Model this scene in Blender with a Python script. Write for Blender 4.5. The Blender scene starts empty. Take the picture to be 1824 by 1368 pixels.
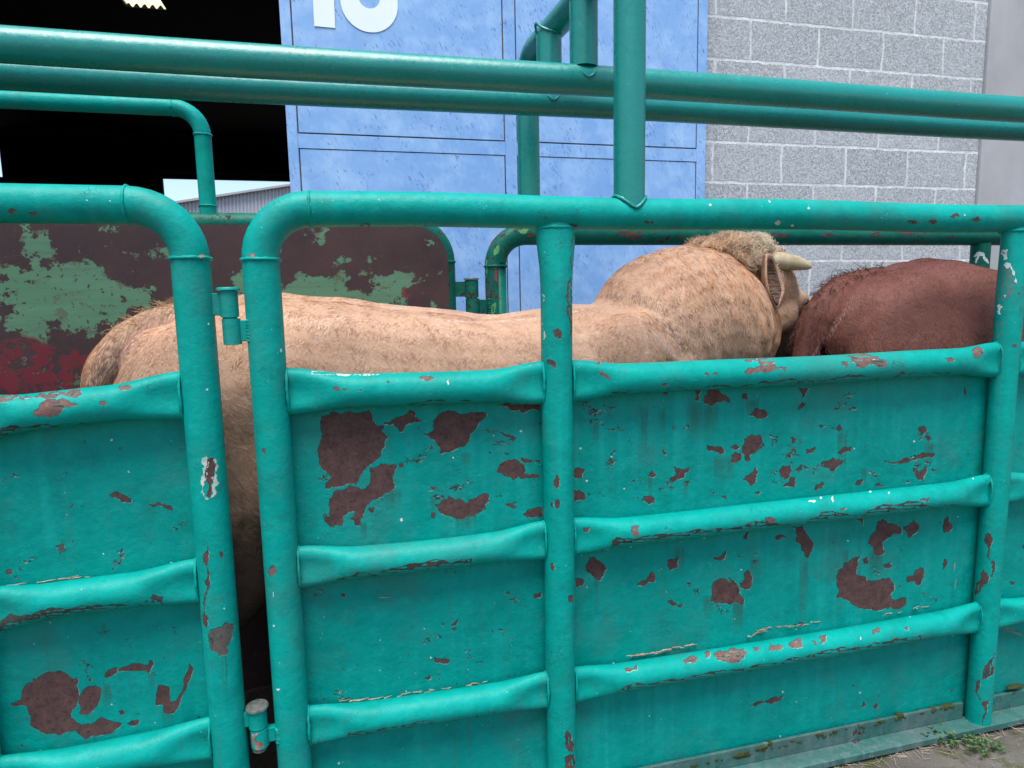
import bpy, bmesh, math, random
import numpy as np
from mathutils import Vector, Matrix, noise
from mathutils.bvhtree import BVHTree
from mathutils.geometry import delaunay_2d_cdt

random.seed(7); RNG = np.random.default_rng(7)
scene = bpy.context.scene
C = scene.collection

# ------------------------------------------------------------------ camera
W, H, F = 1824.0, 1368.0, 1154.83
CO = Vector((0.0, -1.6467, 1.5))
CR = Vector((0.9703189564955492, -0.2409891091815058, -0.020133850135846214))
CU = Vector((0.04999864332540326, 0.11846141608101321, 0.9916990614928))
CF = Vector((0.23660358900702994, 0.9632710636970184, -0.12699448615198658))
cd = bpy.data.cameras.new('camera'); cam = bpy.data.objects.new('camera', cd); C.objects.link(cam)
cd.sensor_fit = 'HORIZONTAL'; cd.sensor_width = 36.0; cd.lens = F / W * 36.0
cd.clip_start = 0.02; cd.clip_end = 500
M = Matrix.Identity(4)
for i in range(3):
    M[i][0] = CR[i]; M[i][1] = CU[i]; M[i][2] = -CF[i]; M[i][3] = CO[i]
cam.matrix_world = M
scene.camera = cam

def ray(x, y): return CF + CR * ((x - W / 2) / F) - CU * ((y - H / 2) / F)
def at(x, y, Y=0.0):
    r = ray(x, y); return CO + r * ((Y - CO.y) / r.y)
def atz(x, y, z=0.0):
    r = ray(x, y); return CO + r * ((z - CO.z) / r.z)

# ------------------------------------------------------------------ materials
def mat(name):
    m = bpy.data.materials.new(name); m.use_nodes = True
    nt = m.node_tree; nt.nodes.clear()
    return m, nt
class G:
    """tiny node helper"""
    def __init__(s, nt): s.nt = nt; s.n = nt.nodes; s.l = nt.links
    def add(s, t, **kw):
        n = s.n.new(t)
        for k, v in kw.items(): setattr(n, k, v)
        return n
    def val(s, sock, v):
        if hasattr(v, 'is_output'): s.l.new(v, sock)
        else: sock.default_value = v
    def pos(s): return s.add('ShaderNodeNewGeometry').outputs['Position']
    def mapping(s, vec, scale=(1, 1, 1), loc=(0, 0, 0), rot=(0, 0, 0)):
        n = s.add('ShaderNodeMapping'); s.l.new(vec, n.inputs[0])
        n.inputs['Location'].default_value = loc; n.inputs['Rotation'].default_value = rot
        k = s.add('ShaderNodeVectorMath', operation='MULTIPLY'); s.l.new(n.outputs[0], k.inputs[0]); k.inputs[1].default_value = scale
        return k.outputs[0]
    def noise(s, vec, scale, detail=4, rough=.5, dist=0.0):
        n = s.add('ShaderNodeTexNoise'); s.l.new(vec, n.inputs['Vector'])
        n.inputs['Scale'].default_value = scale; n.inputs['Detail'].default_value = detail
        n.inputs['Roughness'].default_value = rough; n.inputs['Distortion'].default_value = dist
        return n.outputs[0]
    def vor(s, vec, scale, feature='F1', out='Distance'):
        n = s.add('ShaderNodeTexVoronoi', feature=feature); s.l.new(vec, n.inputs['Vector']); n.inputs['Scale'].default_value = scale
        return n.outputs[out]
    def ramp(s, f, a, b, va=0.0, vb=1.0):
        n = s.add('ShaderNodeMapRange'); s.l.new(f, n.inputs[0])
        n.inputs[1].default_value = a; n.inputs[2].default_value = b; n.inputs[3].default_value = va; n.inputs[4].default_value = vb
        return n.outputs[0]
    def math(s, op, a, b=0.0):
        n = s.add('ShaderNodeMath', operation=op); s.val(n.inputs[0], a); s.val(n.inputs[1], b); return n.outputs[0]
    def mix(s, f, a, b, mode='MIX'):
        n = s.add('ShaderNodeMix', data_type='RGBA', blend_type=mode)
        s.val(n.inputs[0], f)
        for k, v in ((6, a), (7, b)):
            if hasattr(v, 'is_output'): s.l.new(v, n.inputs[k])
            else: n.inputs[k].default_value = (*v, 1)
        return n.outputs[2]
    def bump(s, h, strength=.3, dist=.002, prev=None):
        n = s.add('ShaderNodeBump'); s.l.new(h, n.inputs['Height']); n.inputs['Strength'].default_value = strength; n.inputs['Distance'].default_value = dist
        if prev is not None: s.l.new(prev, n.inputs['Normal'])
        return n.outputs[0]
    def out(s, col, rough=.5, nrm=None, spec=.5, metal=0.0, **kw):
        b = s.add('ShaderNodeBsdfPrincipled'); s.val(b.inputs['Base Color'], col if hasattr(col, 'is_output') else (*col, 1))
        s.val(b.inputs['Roughness'], rough); b.inputs['Specular IOR Level'].default_value = spec; b.inputs['Metallic'].default_value = metal
        if nrm is not None: s.l.new(nrm, b.inputs['Normal'])
        o = s.add('ShaderNodeOutputMaterial'); s.l.new(b.outputs[0], o.inputs[0]); return b, o

RUST = (.052, .026, .028)
def paint(name, base, base2, chalk, chips=.70, streak=.5, crackle=True, rough=.40, grime=.4, spec=.13, lumps=1.0, wear=1.0):
    m, nt = mat(name); g = G(nt); p = g.pos()
    n1 = g.noise(p, 3.2, 5, .6)
    col = g.mix(g.ramp(n1, .35, .68), base, base2)
    st = g.noise(g.mapping(p, (26, 26, 1.1)), 1.0, 4, .6)
    big = g.noise(p, 2.4, 3)
    stm = g.math('MULTIPLY', g.ramp(st, .46, .72), g.ramp(big, .4, .62))
    col = g.mix(g.math('MULTIPLY', stm, streak), col, chalk)
    blot = g.noise(p, 22, 6, .7)
    col = g.mix(g.ramp(blot, .52, .8, 0, .5 * wear), col, chalk)
    deep = g.noise(g.mapping(p, loc=(3, 7, 1)), 13, 7, .7); col = g.mix(g.ramp(deep, .50, .75, 0, .55 * wear), col, tuple(c * .62 for c in base))
    dust = g.noise(g.mapping(p, loc=(8, 1, 5)), 4.5, 7, .68); col = g.mix(g.ramp(dust, .52, .70, 0, .5 * wear), col, (.04, .165, .145))
    gs = g.noise(g.mapping(p, (45, 45, 1.6), loc=(2, 2, 2)), 1.0, 5, .65); col = g.mix(g.ramp(gs, .58, .74, 0, .30 * wear), col, (.05, .10, .085))
    dk = g.noise(p, 9, 8, .75)
    col = g.mix(g.ramp(dk, .62, .80, 0, grime), col, (.045, .055, .048))
    n2 = g.noise(p, 46, 9, .66, .4)
    zone = g.noise(p, 5.5, 3, .5)
    chipf = g.math('ADD', n2, g.ramp(zone, .45, .75, -.06, .09))
    chip = g.ramp(chipf, chips, chips + .012)
    rim = g.ramp(chipf, chips - .02, chips)
    col = g.mix(g.math('MULTIPLY', rim, .5), col, chalk)
    rustc = g.mix(g.noise(p, 160, 4), (.035, .017, .018), (.085, .04, .036))
    col = g.mix(chip, col, rustc)
    hgt = g.math('SUBTRACT', 1.0, chip)
    if crackle:
        vd = g.vor(g.mapping(p, (1, 1, 1)), 75, 'DISTANCE_TO_EDGE')
        zone2 = g.noise(p, 11, 5, .7)
        ck = g.math('MULTIPLY', g.ramp(vd, .07, .0), g.ramp(zone2, .60, .68))
        col = g.mix(g.math('MULTIPLY', ck, .75), col, (.018, .04, .036))
        hgt = g.math('SUBTRACT', hgt, ck)
    sp = g.vor(p, 95, 'F1'); spz = g.noise(p, 31, 2)
    spm = g.math('MULTIPLY', g.ramp(sp, .10, .07), g.ramp(spz, .64, .66))
    col = g.mix(spm, col, (.55, .66, .62))
    op = g.noise(p, 420, 3, .5); mid = g.noise(p, 75, 4, .6); low = g.noise(p, 16, 3)
    b1 = g.bump(low, .6 * lumps, .008); b2 = g.bump(mid, .45 * lumps, .0032, b1); b3 = g.bump(op, .45, .0011, b2); b4 = g.bump(hgt, .6, .0008, b3)
    r = g.mix(chip, (rough,) * 3, (.8,) * 3)
    r2 = g.math('ADD', r, g.ramp(mid, .3, .7, -.08, .12))
    g.out(col, r2, b4, spec)
    return m
TEAL = paint('teal_paint', (.0, .232, .199), (.0, .275, .236), (.012, .37, .33))
TEALP = paint('teal_pipe_paint', (.0, .248, .210), (.0, .292, .248), (.010, .37, .33), chips=.735, streak=.45, grime=.5, lumps=.7)
TEALO = paint('teal_overhead_paint', (.0, .185, .160), (.0, .220, .190), (.008, .28, .25), chips=.78, streak=.2, crackle=False, grime=.15, rough=.30, spec=.6, lumps=.35, wear=.3)
TEALF = paint('worn_green_paint', (.0008, .10, .075), (.001, .125, .095), (.035, .17, .075), chips=.60, streak=.3)

def flat_noise(name, a, b, scale=40, rough=.7, bump=.3, dist=.002, spec=.3, detail=6):
    m, nt = mat(name); g = G(nt); p = g.pos()
    n = g.noise(p, scale, detail, .65)
    g.out(g.mix(g.ramp(n, .3, .7), a, b), rough, g.bump(n, bump, dist), spec); return m
def rust_mat(name, a, b, c):
    m, nt = mat(name); g = G(nt); p = g.pos()
    n = g.noise(p, 30, 6, .7); n2 = g.noise(p, 260, 4, .6); n3 = g.noise(p, 90, 5, .7)
    col = g.mix(g.ramp(n, .38, .60), a, b); col = g.mix(g.ramp(n3, .52, .68, 0, .85), col, c); n4 = g.noise(g.mapping(p, loc=(1, 4, 2)), 55, 7, .75); col = g.mix(g.ramp(n4, .56, .72, 0, .6), col, (b[0] * 1.9, b[1] * 1.7, b[2] * 1.3))
    col = g.mix(g.ramp(n2, .62, .72, 0, .6), col, (.15, .085, .075))
    g.out(col, .78, g.bump(n2, .5, .0008, g.bump(n3, .3, .001)), .3); return m
RUSTM = rust_mat('bare_rust', (.062, .032, .031), (.105, .052, .046), (.024, .013, .015))
RUSTP = rust_mat('pale_rust', (.115, .060, .055), (.165, .09, .075), (.07, .037, .036))
m, nt = mat('lit_peeling_edge'); g = G(nt); p = g.pos(); nn = g.noise(p, 34, 6, .7)
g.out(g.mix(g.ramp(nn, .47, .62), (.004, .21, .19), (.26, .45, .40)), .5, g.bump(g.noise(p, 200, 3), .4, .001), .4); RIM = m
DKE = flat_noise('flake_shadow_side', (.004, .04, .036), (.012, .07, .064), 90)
SCRAPE = flat_noise('scraped_primer', (.20, .36, .32), (.60, .58, .50), 70)
WHITE = flat_noise('white_splash', (.34, .46, .43), (.74, .77, .74), 160)
GRIME = flat_noise('grey_brown_grime', (.055, .055, .048), (.11, .095, .085), 90)
GREENP = flat_noise('old_green_paint', (.07, .24, .08), (.11, .31, .12), 60)
REDP = flat_noise('old_red_paint', (.26, .03, .04), (.34, .05, .06), 60)
STEEL = flat_noise('worn_steel', (.05, .065, .06), (.15, .155, .145), 70, .45, .4)
def streak_mat():
    m, nt = mat('rust_streak'); g = G(nt); p = g.pos()
    a = g.add('ShaderNodeAttribute', attribute_name='alpha')
    st = g.noise(g.mapping(p, (75, 75, 5)), 1.0, 5, .7)
    f = g.math('MULTIPLY', a.outputs['Fac'], g.ramp(st, .30, .75, .05, .62))
    b = g.add('ShaderNodeBsdfPrincipled'); b.inputs['Base Color'].default_value = (.045, .075, .045, 1); b.inputs['Roughness'].default_value = .7
    t = g.add('ShaderNodeBsdfTransparent'); x = g.add('ShaderNodeMixShader')
    nt.links.new(f, x.inputs[0]); nt.links.new(t.outputs[0], x.inputs[1]); nt.links.new(b.outputs[0], x.inputs[2])
    o = g.add('ShaderNodeOutputMaterial'); nt.links.new(x.outputs[0], o.inputs[0]); return m
STREAK = streak_mat()

# ------------------------------------------------------------------ mesh helpers
class MB:
    def __init__(s): s.v = []; s.f = []; s.sm = []
    def add(s, vs, fs, smooth=True):
        o = len(s.v); s.v += [Vector(v) for v in vs]; s.f += [tuple(i + o for i in f) for f in fs]; s.sm += [smooth] * len(fs); return s
    def tube(s, path, ra, rb=None, up=(0, 0, 1), n=20, caps=True, lump=0.0, closed=False, pinch=None):
        path = [Vector(p) for p in path]; k = len(path)
        if not hasattr(ra, '__len__'): ra = [ra] * k
        if rb is None: rb = ra
        if not hasattr(rb, '__len__'): rb = [rb] * k
        vs, fs = [], []; up = Vector(up)
        for i, p in enumerate(path):
            if closed: t = path[(i + 1) % k] - path[i - 1]
            else: t = path[min(i + 1, k - 1)] - path[max(i - 1, 0)]
            t.normalize(); u = up - t * up.dot(t)
            if u.length < 1e-4: u = t.orthogonal()
            u.normalize(); up = u; w = t.cross(u)
            for j in range(n):
                a = 2 * math.pi * j / n; ca, sa = math.cos(a), math.sin(a)
                q = p + u * (ra[i] * ca) + w * (rb[i] * sa)
                if pinch and pinch[i]: q = q - w * (sa * rb[i] * pinch[i] * max(0, math.cos(a * 2 + math.pi)) )
                if lump: q += (q - p).normalized() * ((noise.noise(q * 140) + .8 * noise.noise(q * 60)) * lump)
                vs.append(q)
        m = k if closed else k - 1
        for i in range(m):
            for j in range(n):
                a = i * n + j; b = i * n + (j + 1) % n; i2 = ((i + 1) % k) * n
                fs.append((a, b, i2 + (j + 1) % n, i2 + j))
        if caps and not closed:
            s.add(vs[:n], [tuple(reversed(range(n)))], False); s.add(vs[(k - 1) * n:], [tuple(range(n))], False)
        s.add(vs, fs, True)
        return s
    def ring(s, c, axis, R, r=.0042, n=36, R2=None, up=(0, 0, 1)):
        c = Vector(c); ax = Vector(axis).normalized(); u = Vector(up) - ax * ax.dot(Vector(up))
        if u.length < 1e-3: u = ax.orthogonal()
        u.normalize(); w = ax.cross(u); R2 = R2 or R
        pts = [c + u * (R * math.cos(2 * math.pi * i / n)) + w * (R2 * math.sin(2 * math.pi * i / n)) for i in range(n)]
        return s.tube(pts, r, up=ax, n=7, closed=True, lump=.0022)
    def box(s, lo, hi, bev=0.0):
        bm = bmesh.new(); bmesh.ops.create_cube(bm, size=1)
        for v in bm.verts: v.co = Vector([(lo[i] + hi[i]) / 2 + v.co[i] * (hi[i] - lo[i]) for i in range(3)])
        if bev: bmesh.ops.bevel(bm, geom=bm.edges[:], offset=bev, segments=2, affect='EDGES', profile=.5)
        bm.verts.index_update()
        s.add([v.co.copy() for v in bm.verts], [[v.index for v in f.verts] for f in bm.faces], False); bm.free(); return s
    def sheet(s, fn, nu, nv, smooth=True):
        vs = [fn(i / nu, j / nv) for j in range(nv + 1) for i in range(nu + 1)]
        fs = [(j * (nu + 1) + i, j * (nu + 1) + i + 1, (j + 1) * (nu + 1) + i + 1, (j + 1) * (nu + 1) + i) for j in range(nv) for i in range(nu)]
        return s.add(vs, fs, smooth)
    def build(s, name, m, parent=None):
        me = bpy.data.meshes.new(name)
        off = Vector(parent['_org']) if parent is not None and '_org' in parent else Vector()
        me.from_pydata([v - off for v in s.v], [], s.f)
        me.polygons.foreach_set('use_smooth', s.sm)
        for mm in (m if isinstance(m, (list, tuple)) else [m]): me.materials.append(mm)
        me.update()
        o = bpy.data.objects.new(name, me); C.objects.link(o)
        if parent is not None:
            o.parent = parent; o['_org'] = tuple(off)
        else: o['_org'] = (0, 0, 0)
        return o
ALL = []
def thing(name, label, cat, loc, group=None):
    o = bpy.data.objects.new(name, None); C.objects.link(o); o.location = loc; o['_org'] = tuple(loc)
    o['label'] = label; o['category'] = cat
    if group: o['group'] = group
    return o
def tag(o, label=None, cat=None, group=None, kind=None):
    if label: o['label'] = label
    if cat: o['category'] = cat
    if group: o['group'] = group
    if kind: o['kind'] = kind
    return o

def arc(c, a, b, n=10):
    """quarter bend: from c+a to c+b round centre c"""
    c, a, b = Vector(c), Vector(a), Vector(b)
    return [c + a * math.cos(i / n * math.pi / 2) + b * math.sin(i / n * math.pi / 2) for i in range(n + 1)]

# ------------------------------------------------------------------ decals: peeled patches lying on a part's own surface
DEC = {}
def fractal(poly, amp=.16, minlen=2.2):
    pts = [Vector((x, y)) for x, y in poly]; out = []
    def rec(a, b):
        d = b - a; L = d.length
        if L < minlen: out.append(a); return
        m = (a + b) / 2 + Vector((-d.y, d.x)) * random.uniform(-amp, amp)
        rec(a, m); rec(m, b)
    for i in range(len(pts)): rec(pts[i], pts[(i + 1) % len(pts)])
    return out
def grow(poly, d):
    n = len(poly); res = []
    area = sum(poly[i].x * poly[(i + 1) % n].y - poly[(i + 1) % n].x * poly[i].y for i in range(n))
    sg = 1 if area > 0 else -1
    for i in range(n):
        t = poly[(i + 1) % n] - poly[i - 1]
        if t.length < 1e-6: res.append(poly[i].copy()); continue
        t.normalize(); res.append(poly[i] + Vector((t.y, -t.x)) * d * sg * random.uniform(.3, 1.7))
    return res
def put(o, poly, m, off, step=7.0, alpha=None):
    xs = [p.x for p in poly]; ys = [p.y for p in poly]
    vs = list(poly); y = min(ys) + step * .5
    def inside(q):
        c = False; n = len(poly)
        for i in range(n):
            a, b = poly[i], poly[i - 1]
            if (a.y > q.y) != (b.y > q.y) and q.x < (b.x - a.x) * (q.y - a.y) / (b.y - a.y) + a.x: c = not c
        return c
    while y < max(ys):
        x = min(xs) + step * .5
        while x < max(xs):
            q = Vector((x + random.uniform(-1, 1), y + random.uniform(-1, 1)))
            if inside(q): vs.append(q)
            x += step
        y += step
    try: r = delaunay_2d_cdt(vs, [], [list(range(len(poly)))], 1, 1e-4)
    except Exception: return
    dv, df = r[0], r[2]
    rec = DEC.setdefault(o.name, dict(o=o, bvh=None, v=[], f=[], m=[], al=[]))
    org = Vector(o['_org'])
    if rec['bvh'] is None:
        me = o.data; rec['bvh'] = BVHTree.FromPolygons([v.co + org for v in me.vertices], [p.vertices[:] for p in me.polygons])
    mi = [x.name for x in o.data.materials].index(m.name) if m.name in [x.name for x in o.data.materials] else None
    if mi is None: o.data.materials.append(m); mi = len(o.data.materials) - 1
    ids = []; 
    for q in dv:
        d = ray(q.x, q.y).normalized(); hit = rec['bvh'].ray_cast(CO, d)
        if hit[0] is None: ids.append(None); continue
        nn = hit[1]
        if nn.dot(d) > 0: nn = -nn
        if -nn.dot(d) < .06: ids.append(None); continue
        ids.append(len(rec['v'])); rec['v'].append(hit[0] + nn * off)
        rec['al'].append(1.0 if alpha is None else alpha(q))
    for f in df:
        g = [ids[i] for i in f]
        if None in g: continue
        a, b, c = (rec['v'][i] for i in g[:3]); nrm = (b - a).cross(c - a)
        if max((a - b).length, (b - c).length, (c - a).length) > .09: continue
        if nrm.dot((a + b + c) / 3 - CO) > 0: g = g[::-1]
        rec['f'].append(g); rec['m'].append(mi)
def patch(o, poly, m=None, rim=True, win=None, amp=.19):
    if win: poly = [(win[0] + x / win[2], win[1] + y / win[2]) for x, y in poly]
    f = fractal(poly, amp)
    if rim:
        put(o, [p + Vector((.5, .7)) for p in grow(f, .55)], RIM, .00025); put(o, [p + Vector((-.5, -.7)) for p in grow(f, .35)], DKE, .0004)  # lit lower edge and shaded upper edge painted round the flake
    put(o, f, m or RUSTM, .0006)
def streak(o, x, y, w, L):
    y -= 9; L *= 1.5
    poly = [Vector((x - w / 2, y)), Vector((x + w / 2, y)), Vector((x + w * .4, y + L)), Vector((x - w * .4, y + L))]
    put(o, [Vector(p) for p in fractal(poly, .03, 8)], STREAK, .00012 + random.random() * 5e-5, 6, lambda q: min(1, max(0, (q.y - y + 2) / (.22 * L))) * max(0, 1 - (q.y - y) / L) ** .8 * max(0, 1 - abs((q.x - x) / (w * .62)) ** 3))
def flush():
    for rec in DEC.values():
        o = rec['o']; org = Vector(o['_org']); me = o.data
        bm = bmesh.new(); bm.from_mesh(me)
        al = bm.verts.layers.float.new('alpha')
        nv = []
        for v, a in zip(rec['v'], rec['al']):
            x = bm.verts.new(v - org); x[al] = a; nv.append(x)
        for f, m in zip(rec['f'], rec['m']):
            try: ff = bm.faces.new([nv[i] for i in f])
            except ValueError: continue
            ff.material_index = m; ff.smooth = True
        bm.to_mesh(me); bm.free(); me.update()

# ------------------------------------------------------------------ near side: panels of the cattle race
RP = .042
def rail(x0, x1, z0, z1, Y=0.0, f0=True, f1=True, r=.041, bow=0.0):
    """one rail with its ends squeezed flat where they are welded to the posts"""
    n = 34; path, ra, rb, pn = [], [], [], []
    L = abs(x1 - x0)
    for i in range(n + 1):
        t = i / n; d0 = t * L; d1 = (1 - t) * L; e = 0.0
        if f0: e = max(e, 1 - d0 / .15)
        if f1: e = max(e, 1 - d1 / .15)
        e = max(0, e); e = e * e * (3 - 2 * e)
        x = x0 + (x1 - x0) * t
        path.append((x, Y + .012 * e * 0 + noise.noise(Vector((x * 3, z0 * 5, 1))) * .003, z0 + (z1 - z0) * t + bow * math.sin(math.pi * t) + noise.noise(Vector((x * 2.2, z0 * 9, 4))) * .004))
        ra.append(r * (1 + .36 * e)); rb.append(r * (1 - .42 * e)); pn.append(.55 * e)
    mb = MB().tube(path, ra, rb, n=28, pinch=pn)
    for f, i in ((f0, 0), (f1, n)):
        if f: mb.ring(path[i], (1, 0, 0), ra[i] * .985, .0032, 40, rb[i] * .98)
    return mb
def plate(x0, x1, z0, z1, Y, dents=.006, bulges=()):
    def fn(u, v):
        x = x0 + (x1 - x0) * u; z = z0 + (z1 - z0) * v
        d = dents * noise.noise(Vector((x * 2.6, z * 2.6, Y * 7))) + dents * .3 * noise.noise(Vector((x * 9, z * 9, 3)))
        return Vector((x, Y + d, z))
    nu = max(4, int((x1 - x0) / .03)); nv = max(4, int((z1 - z0) / .03))
    mb = MB().sheet(fn, nu, nv)
    return mb.sheet(lambda u, v: fn(1 - u, v) + Vector((0, .004, 0)), nu, nv)
def hinge(parent_up, parent_low, x, Y, z, r, h, xup, xlow, m_up, m_low, capm, knob, pin=.001):
    mb = MB().tube([(x, Y, z + .002), (x, Y, z + h)], r, n=24, up=(1, 0, 0))
    mb.box((min(x, xup), Y - .006, z + .006), (max(x, xup), Y + .012, z + h - .004), .002)
    k1 = mb.build('hinge_knuckle', m_up, parent_up)
    mb = MB().tube([(x + .002, Y, z - h), (x + .002, Y, z - .002)], r * 1.0, n=24, up=(1, 0, 0))
    mb.box((min(x, xlow), Y - .006, z - h + .006), (max(x, xlow), Y + .012, z - .006), .002)
    for i in range(7): mb.ring((xlow, Y - .012, z - h + .008 + i * (h - .016) / 6), (0, 0, 1), .006, .005, 8)
    k2 = mb.build('hinge_knuckle', m_low, parent_low)
    mb = MB().tube([(x, Y, z + h + .002), (x, Y, z + h + .006), (x, Y, z + h + .009)], [knob, knob, knob * .9], n=26, up=(1, 0, 0))
    mb.tube([(x, Y, z - h - pin), (x, Y, z + h + .003)], r * .8, n=16, up=(1, 0, 0))
    mb.build('hinge_pin', capm, parent_up)
    return k1, k2

# --- right-hand panel
PX_L, PX_M, PX_R, PX_E = -.198, .5285, 2.045, 3.45
ZT, ZU, ZM, ZL = 1.7256, 1.283, .847, .404
panel = thing('cattle_fence', 'long teal steel cattle fence with peeling rust patches, in front of both bulls', 'cattle fence', (1.4, 0, 0), 'panels of the cattle race')
bend = .118
pp = [(PX_L, 0, .012)] + [(PX_L, 0, .012 + (ZT - bend - .012) * i / 12) for i in range(1, 12)] + arc((PX_L + bend, 0, ZT - bend), (-bend, 0, 0), (0, 0, bend)) + \
     [(PX_L + bend + (PX_E - bend * 2 - PX_L) * i / 40, 0, ZT + .003 * math.sin(i * .5)) for i in range(1, 40)] + arc((PX_E - bend, 0, ZT - bend), (0, 0, bend), (bend, 0, 0)) + [(PX_E, 0, .012)]
mb = MB().tube(pp, RP, up=(0, 1, 0), n=28)
mb.ring((PX_L, 0, ZT - bend), (0, 0, 1), RP, .0045); mb.ring((PX_L + bend, 0, ZT), (1, 0, 0), RP, .003)
topframe = mb.build('frame', TEALP, panel)
zs = [.012 + (ZT - RP * .6 - .012) * i / 30 for i in range(31)]
def flat_top(z): 
    e = max(0, 1 - (ZT - RP - z) / .14); return e * e * (3 - 2 * e)
mb = MB().tube([(PX_M + .001 * math.sin(z * 9), -.002, z) for z in zs], [RP * (1 + .28 * flat_top(z)) for z in zs], [RP * (1 - .3 * flat_top(z)) for z in zs], up=(1, 0, 0), n=28)
mb.ring((PX_M, 0, ZT - RP * .93), (0, 0, 1), RP * 1.2, .006, 36, RP * .7, up=(1, 0, 0))
postM = mb.build('post', TEALP, panel)
mb = MB().tube([(PX_R + .001 * math.sin(z * 9), -.004, z) for z in zs], [.038 * (1 + .22 * flat_top(z)) for z in zs], [.038 * (1 - .3 * flat_top(z)) for z in zs], up=(1, 0, 0), n=28)
mb.ring((PX_R, 0, ZT - RP * .93), (0, 0, 1), .045, .006, 36, .03, up=(1, 0, 0))
postR = mb.build('post', TEALP, panel)
rails = {}
for nm, z, r0 in (('u', ZU, .0425), ('m', ZM, .0405), ('l', ZL, .040)):
    for k, (a, b) in enumerate(((PX_L + RP, PX_M - RP), (PX_M + RP, PX_R - .036), (PX_R + .036, PX_E - RP))):
        dz = (.012 if k == 0 else 0)
        rails[nm, k] = rail(a, b, z + (0.012 if (k == 0 and nm != 'm') else 0), z, r=r0, bow=-.006 if k == 0 else -.004).build('rail', TEALP, panel)
PLY = .034
plates = []
for k, (a, b) in enumerate(((PX_L + .02, PX_M - .003), (PX_M + .003, PX_R - .003), (PX_R + .003, PX_E - .02))):
    plates.append(plate(a, b, .02, ZU + .01, PLY).build('plate', TEAL, panel))
mb = MB()
mb.box((PX_L + .03, PLY - .020, .0265), (PX_R - .045, PLY - .010, .084), .002); mb.box((PX_R + .045, PLY - .020, .0265), (PX_E - .05, PLY - .010, .084), .002)
mb.box((PX_L + .03, PLY - .078, .004), (PX_E - .05, PLY - .010, .026), .002)
ANG = paint('worn_teal_angle', (.02, .115, .10), (.085, .125, .12), (.19, .21, .21), chips=.63, streak=.7, grime=.8)
angle = mb.build('base_angle', ANG, panel)

# --- left-hand gate
GX = -.350; GL = -2.35
gate = thing('cattle_gate', 'teal steel cattle gate with round curling rust patch, hinged left of the long panel', 'cattle gate', (-1.2, 0, 0), 'panels of the cattle race')
GT = 1.729
pp = [(GL, 0, .012), (GL, 0, GT - bend)] + arc((GL + bend, 0, GT - bend), (-bend, 0, 0), (0, 0, bend)) + [(GL + bend + (GX - bend * 2 - GL) * i / 30, 0, GT) for i in range(1, 30)] + \
     arc((GX - bend, 0, GT - bend), (0, 0, bend), (bend, 0, 0)) + [(GX, 0, .012 + (GT - bend - .012) * (1 - i / 12)) for i in range(1, 13)]
mb = MB().tube(pp, RP, up=(0, 1, 0), n=28)
mb.ring((GX, 0, GT - bend), (0, 0, 1), RP, .0048); mb.ring((GX - bend, 0, GT), (1, 0, 0), RP, .0035)
gframe = mb.build('frame', TEALP, gate)
grails = []
for za, zb in ((1.262, 1.297), (.822, .842), (.410, .424)):
    grails.append(rail(GL + RP, -.93, za - .02, za, f1=True, r=.0415).build('rail', TEALP, gate))
    grails.append(rail(-.85, GX - RP, za + .002, zb, r=.0415).build('rail', TEALP, gate))
zs2 = [.012 + (GT - .03 - .012) * i / 20 for i in range(21)]
MB().tube([(-.89, 0, z) for z in zs2], RP, up=(1, 0, 0), n=24).build('post', TEALP, gate)
gplate = plate(GL + .02, GX - .003, .05, 1.29, PLY).build('plate', TEAL, gate)
hinge(gate, panel, -.274, -.004, 1.474, .0205, .062, GX + .03, PX_L - .03, TEALP, TEALP, TEALP, .026)
PINK = flat_noise('rubbed_rust', (.15, .055, .05), (.36, .20, .18), 40)
k1, k2 = hinge(gate, panel, -.279, -.006, .440, .0225, .050, GX + .03, PX_L - .03, TEALP, TEALP, STEEL, .028, .012)

# --- far side
FY = .80
def far_rail_path(): pass
m, nt = mat('rust_bared_plate'); g = G(nt); p = g.pos()
def gauss(g, p, cx, cz, sx, sz, amp):
    mm = g.mapping(p, (1 / sx, 0, 1 / sz), (-cx, 0, -cz)); n = g.add('ShaderNodeVectorMath', operation='LENGTH'); g.l.new(mm, n.inputs[0])
    e = g.math('MULTIPLY', n.outputs['Value'], n.outputs['Value']); e = g.math('MULTIPLY', e, -1.0); e = g.math('EXPONENT', e); return g.math('MULTIPLY', e, amp)
nz = g.noise(g.mapping(p, (1, 1, 1.15)), 8.5, 10, .62)
nz2 = g.noise(g.mapping(p, (1, 1, 1.3), (3, 1, 2)), 15, 10, .65)
fld = g.math('SUBTRACT', g.math('MULTIPLY', nz, 1.55), .37)
for (px, py, sx, sz, a) in ((60, 530, .14, .10, .30), (140, 540, .17, .07, .24), (20, 480, .08, .07, .20), (60, 445, .04, .03, .16), (150, 510, .10, .06, .16), (525, 522, .13, .06, .40), (620, 530, .16, .05, .38), (690, 525, .075, .065, .26), (745, 565, .06, .04, .22), (540, 415, .12, .018, .16), (690, 408, .10, .012, .2), (430, 505, .04, .05, .2), (770, 545, .04, .05, .15), (50, 690, .3, .08, .22), (310, 500, .05, .04, .1)):
    q = at(px, py, .757); fld = g.math('ADD', fld, gauss(g, p, q.x, q.z, sx, sz, a))
fld = g.math('ADD', fld, g.math('MULTIPLY', g.math('SUBTRACT', g.noise(p, 30, 10, .75), .5), .60)); grm = g.ramp(fld, .605, .62)
hole = g.math('MAXIMUM', g.ramp(nz2, .60, .615), g.ramp(g.noise(p, 52, 8, .7), .60, .62)); grm = g.math('MULTIPLY', grm, g.math('SUBTRACT', 1.0, hole))
redf = g.math('MULTIPLY', g.noise(p, 12, 6, .6), .5)
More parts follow.
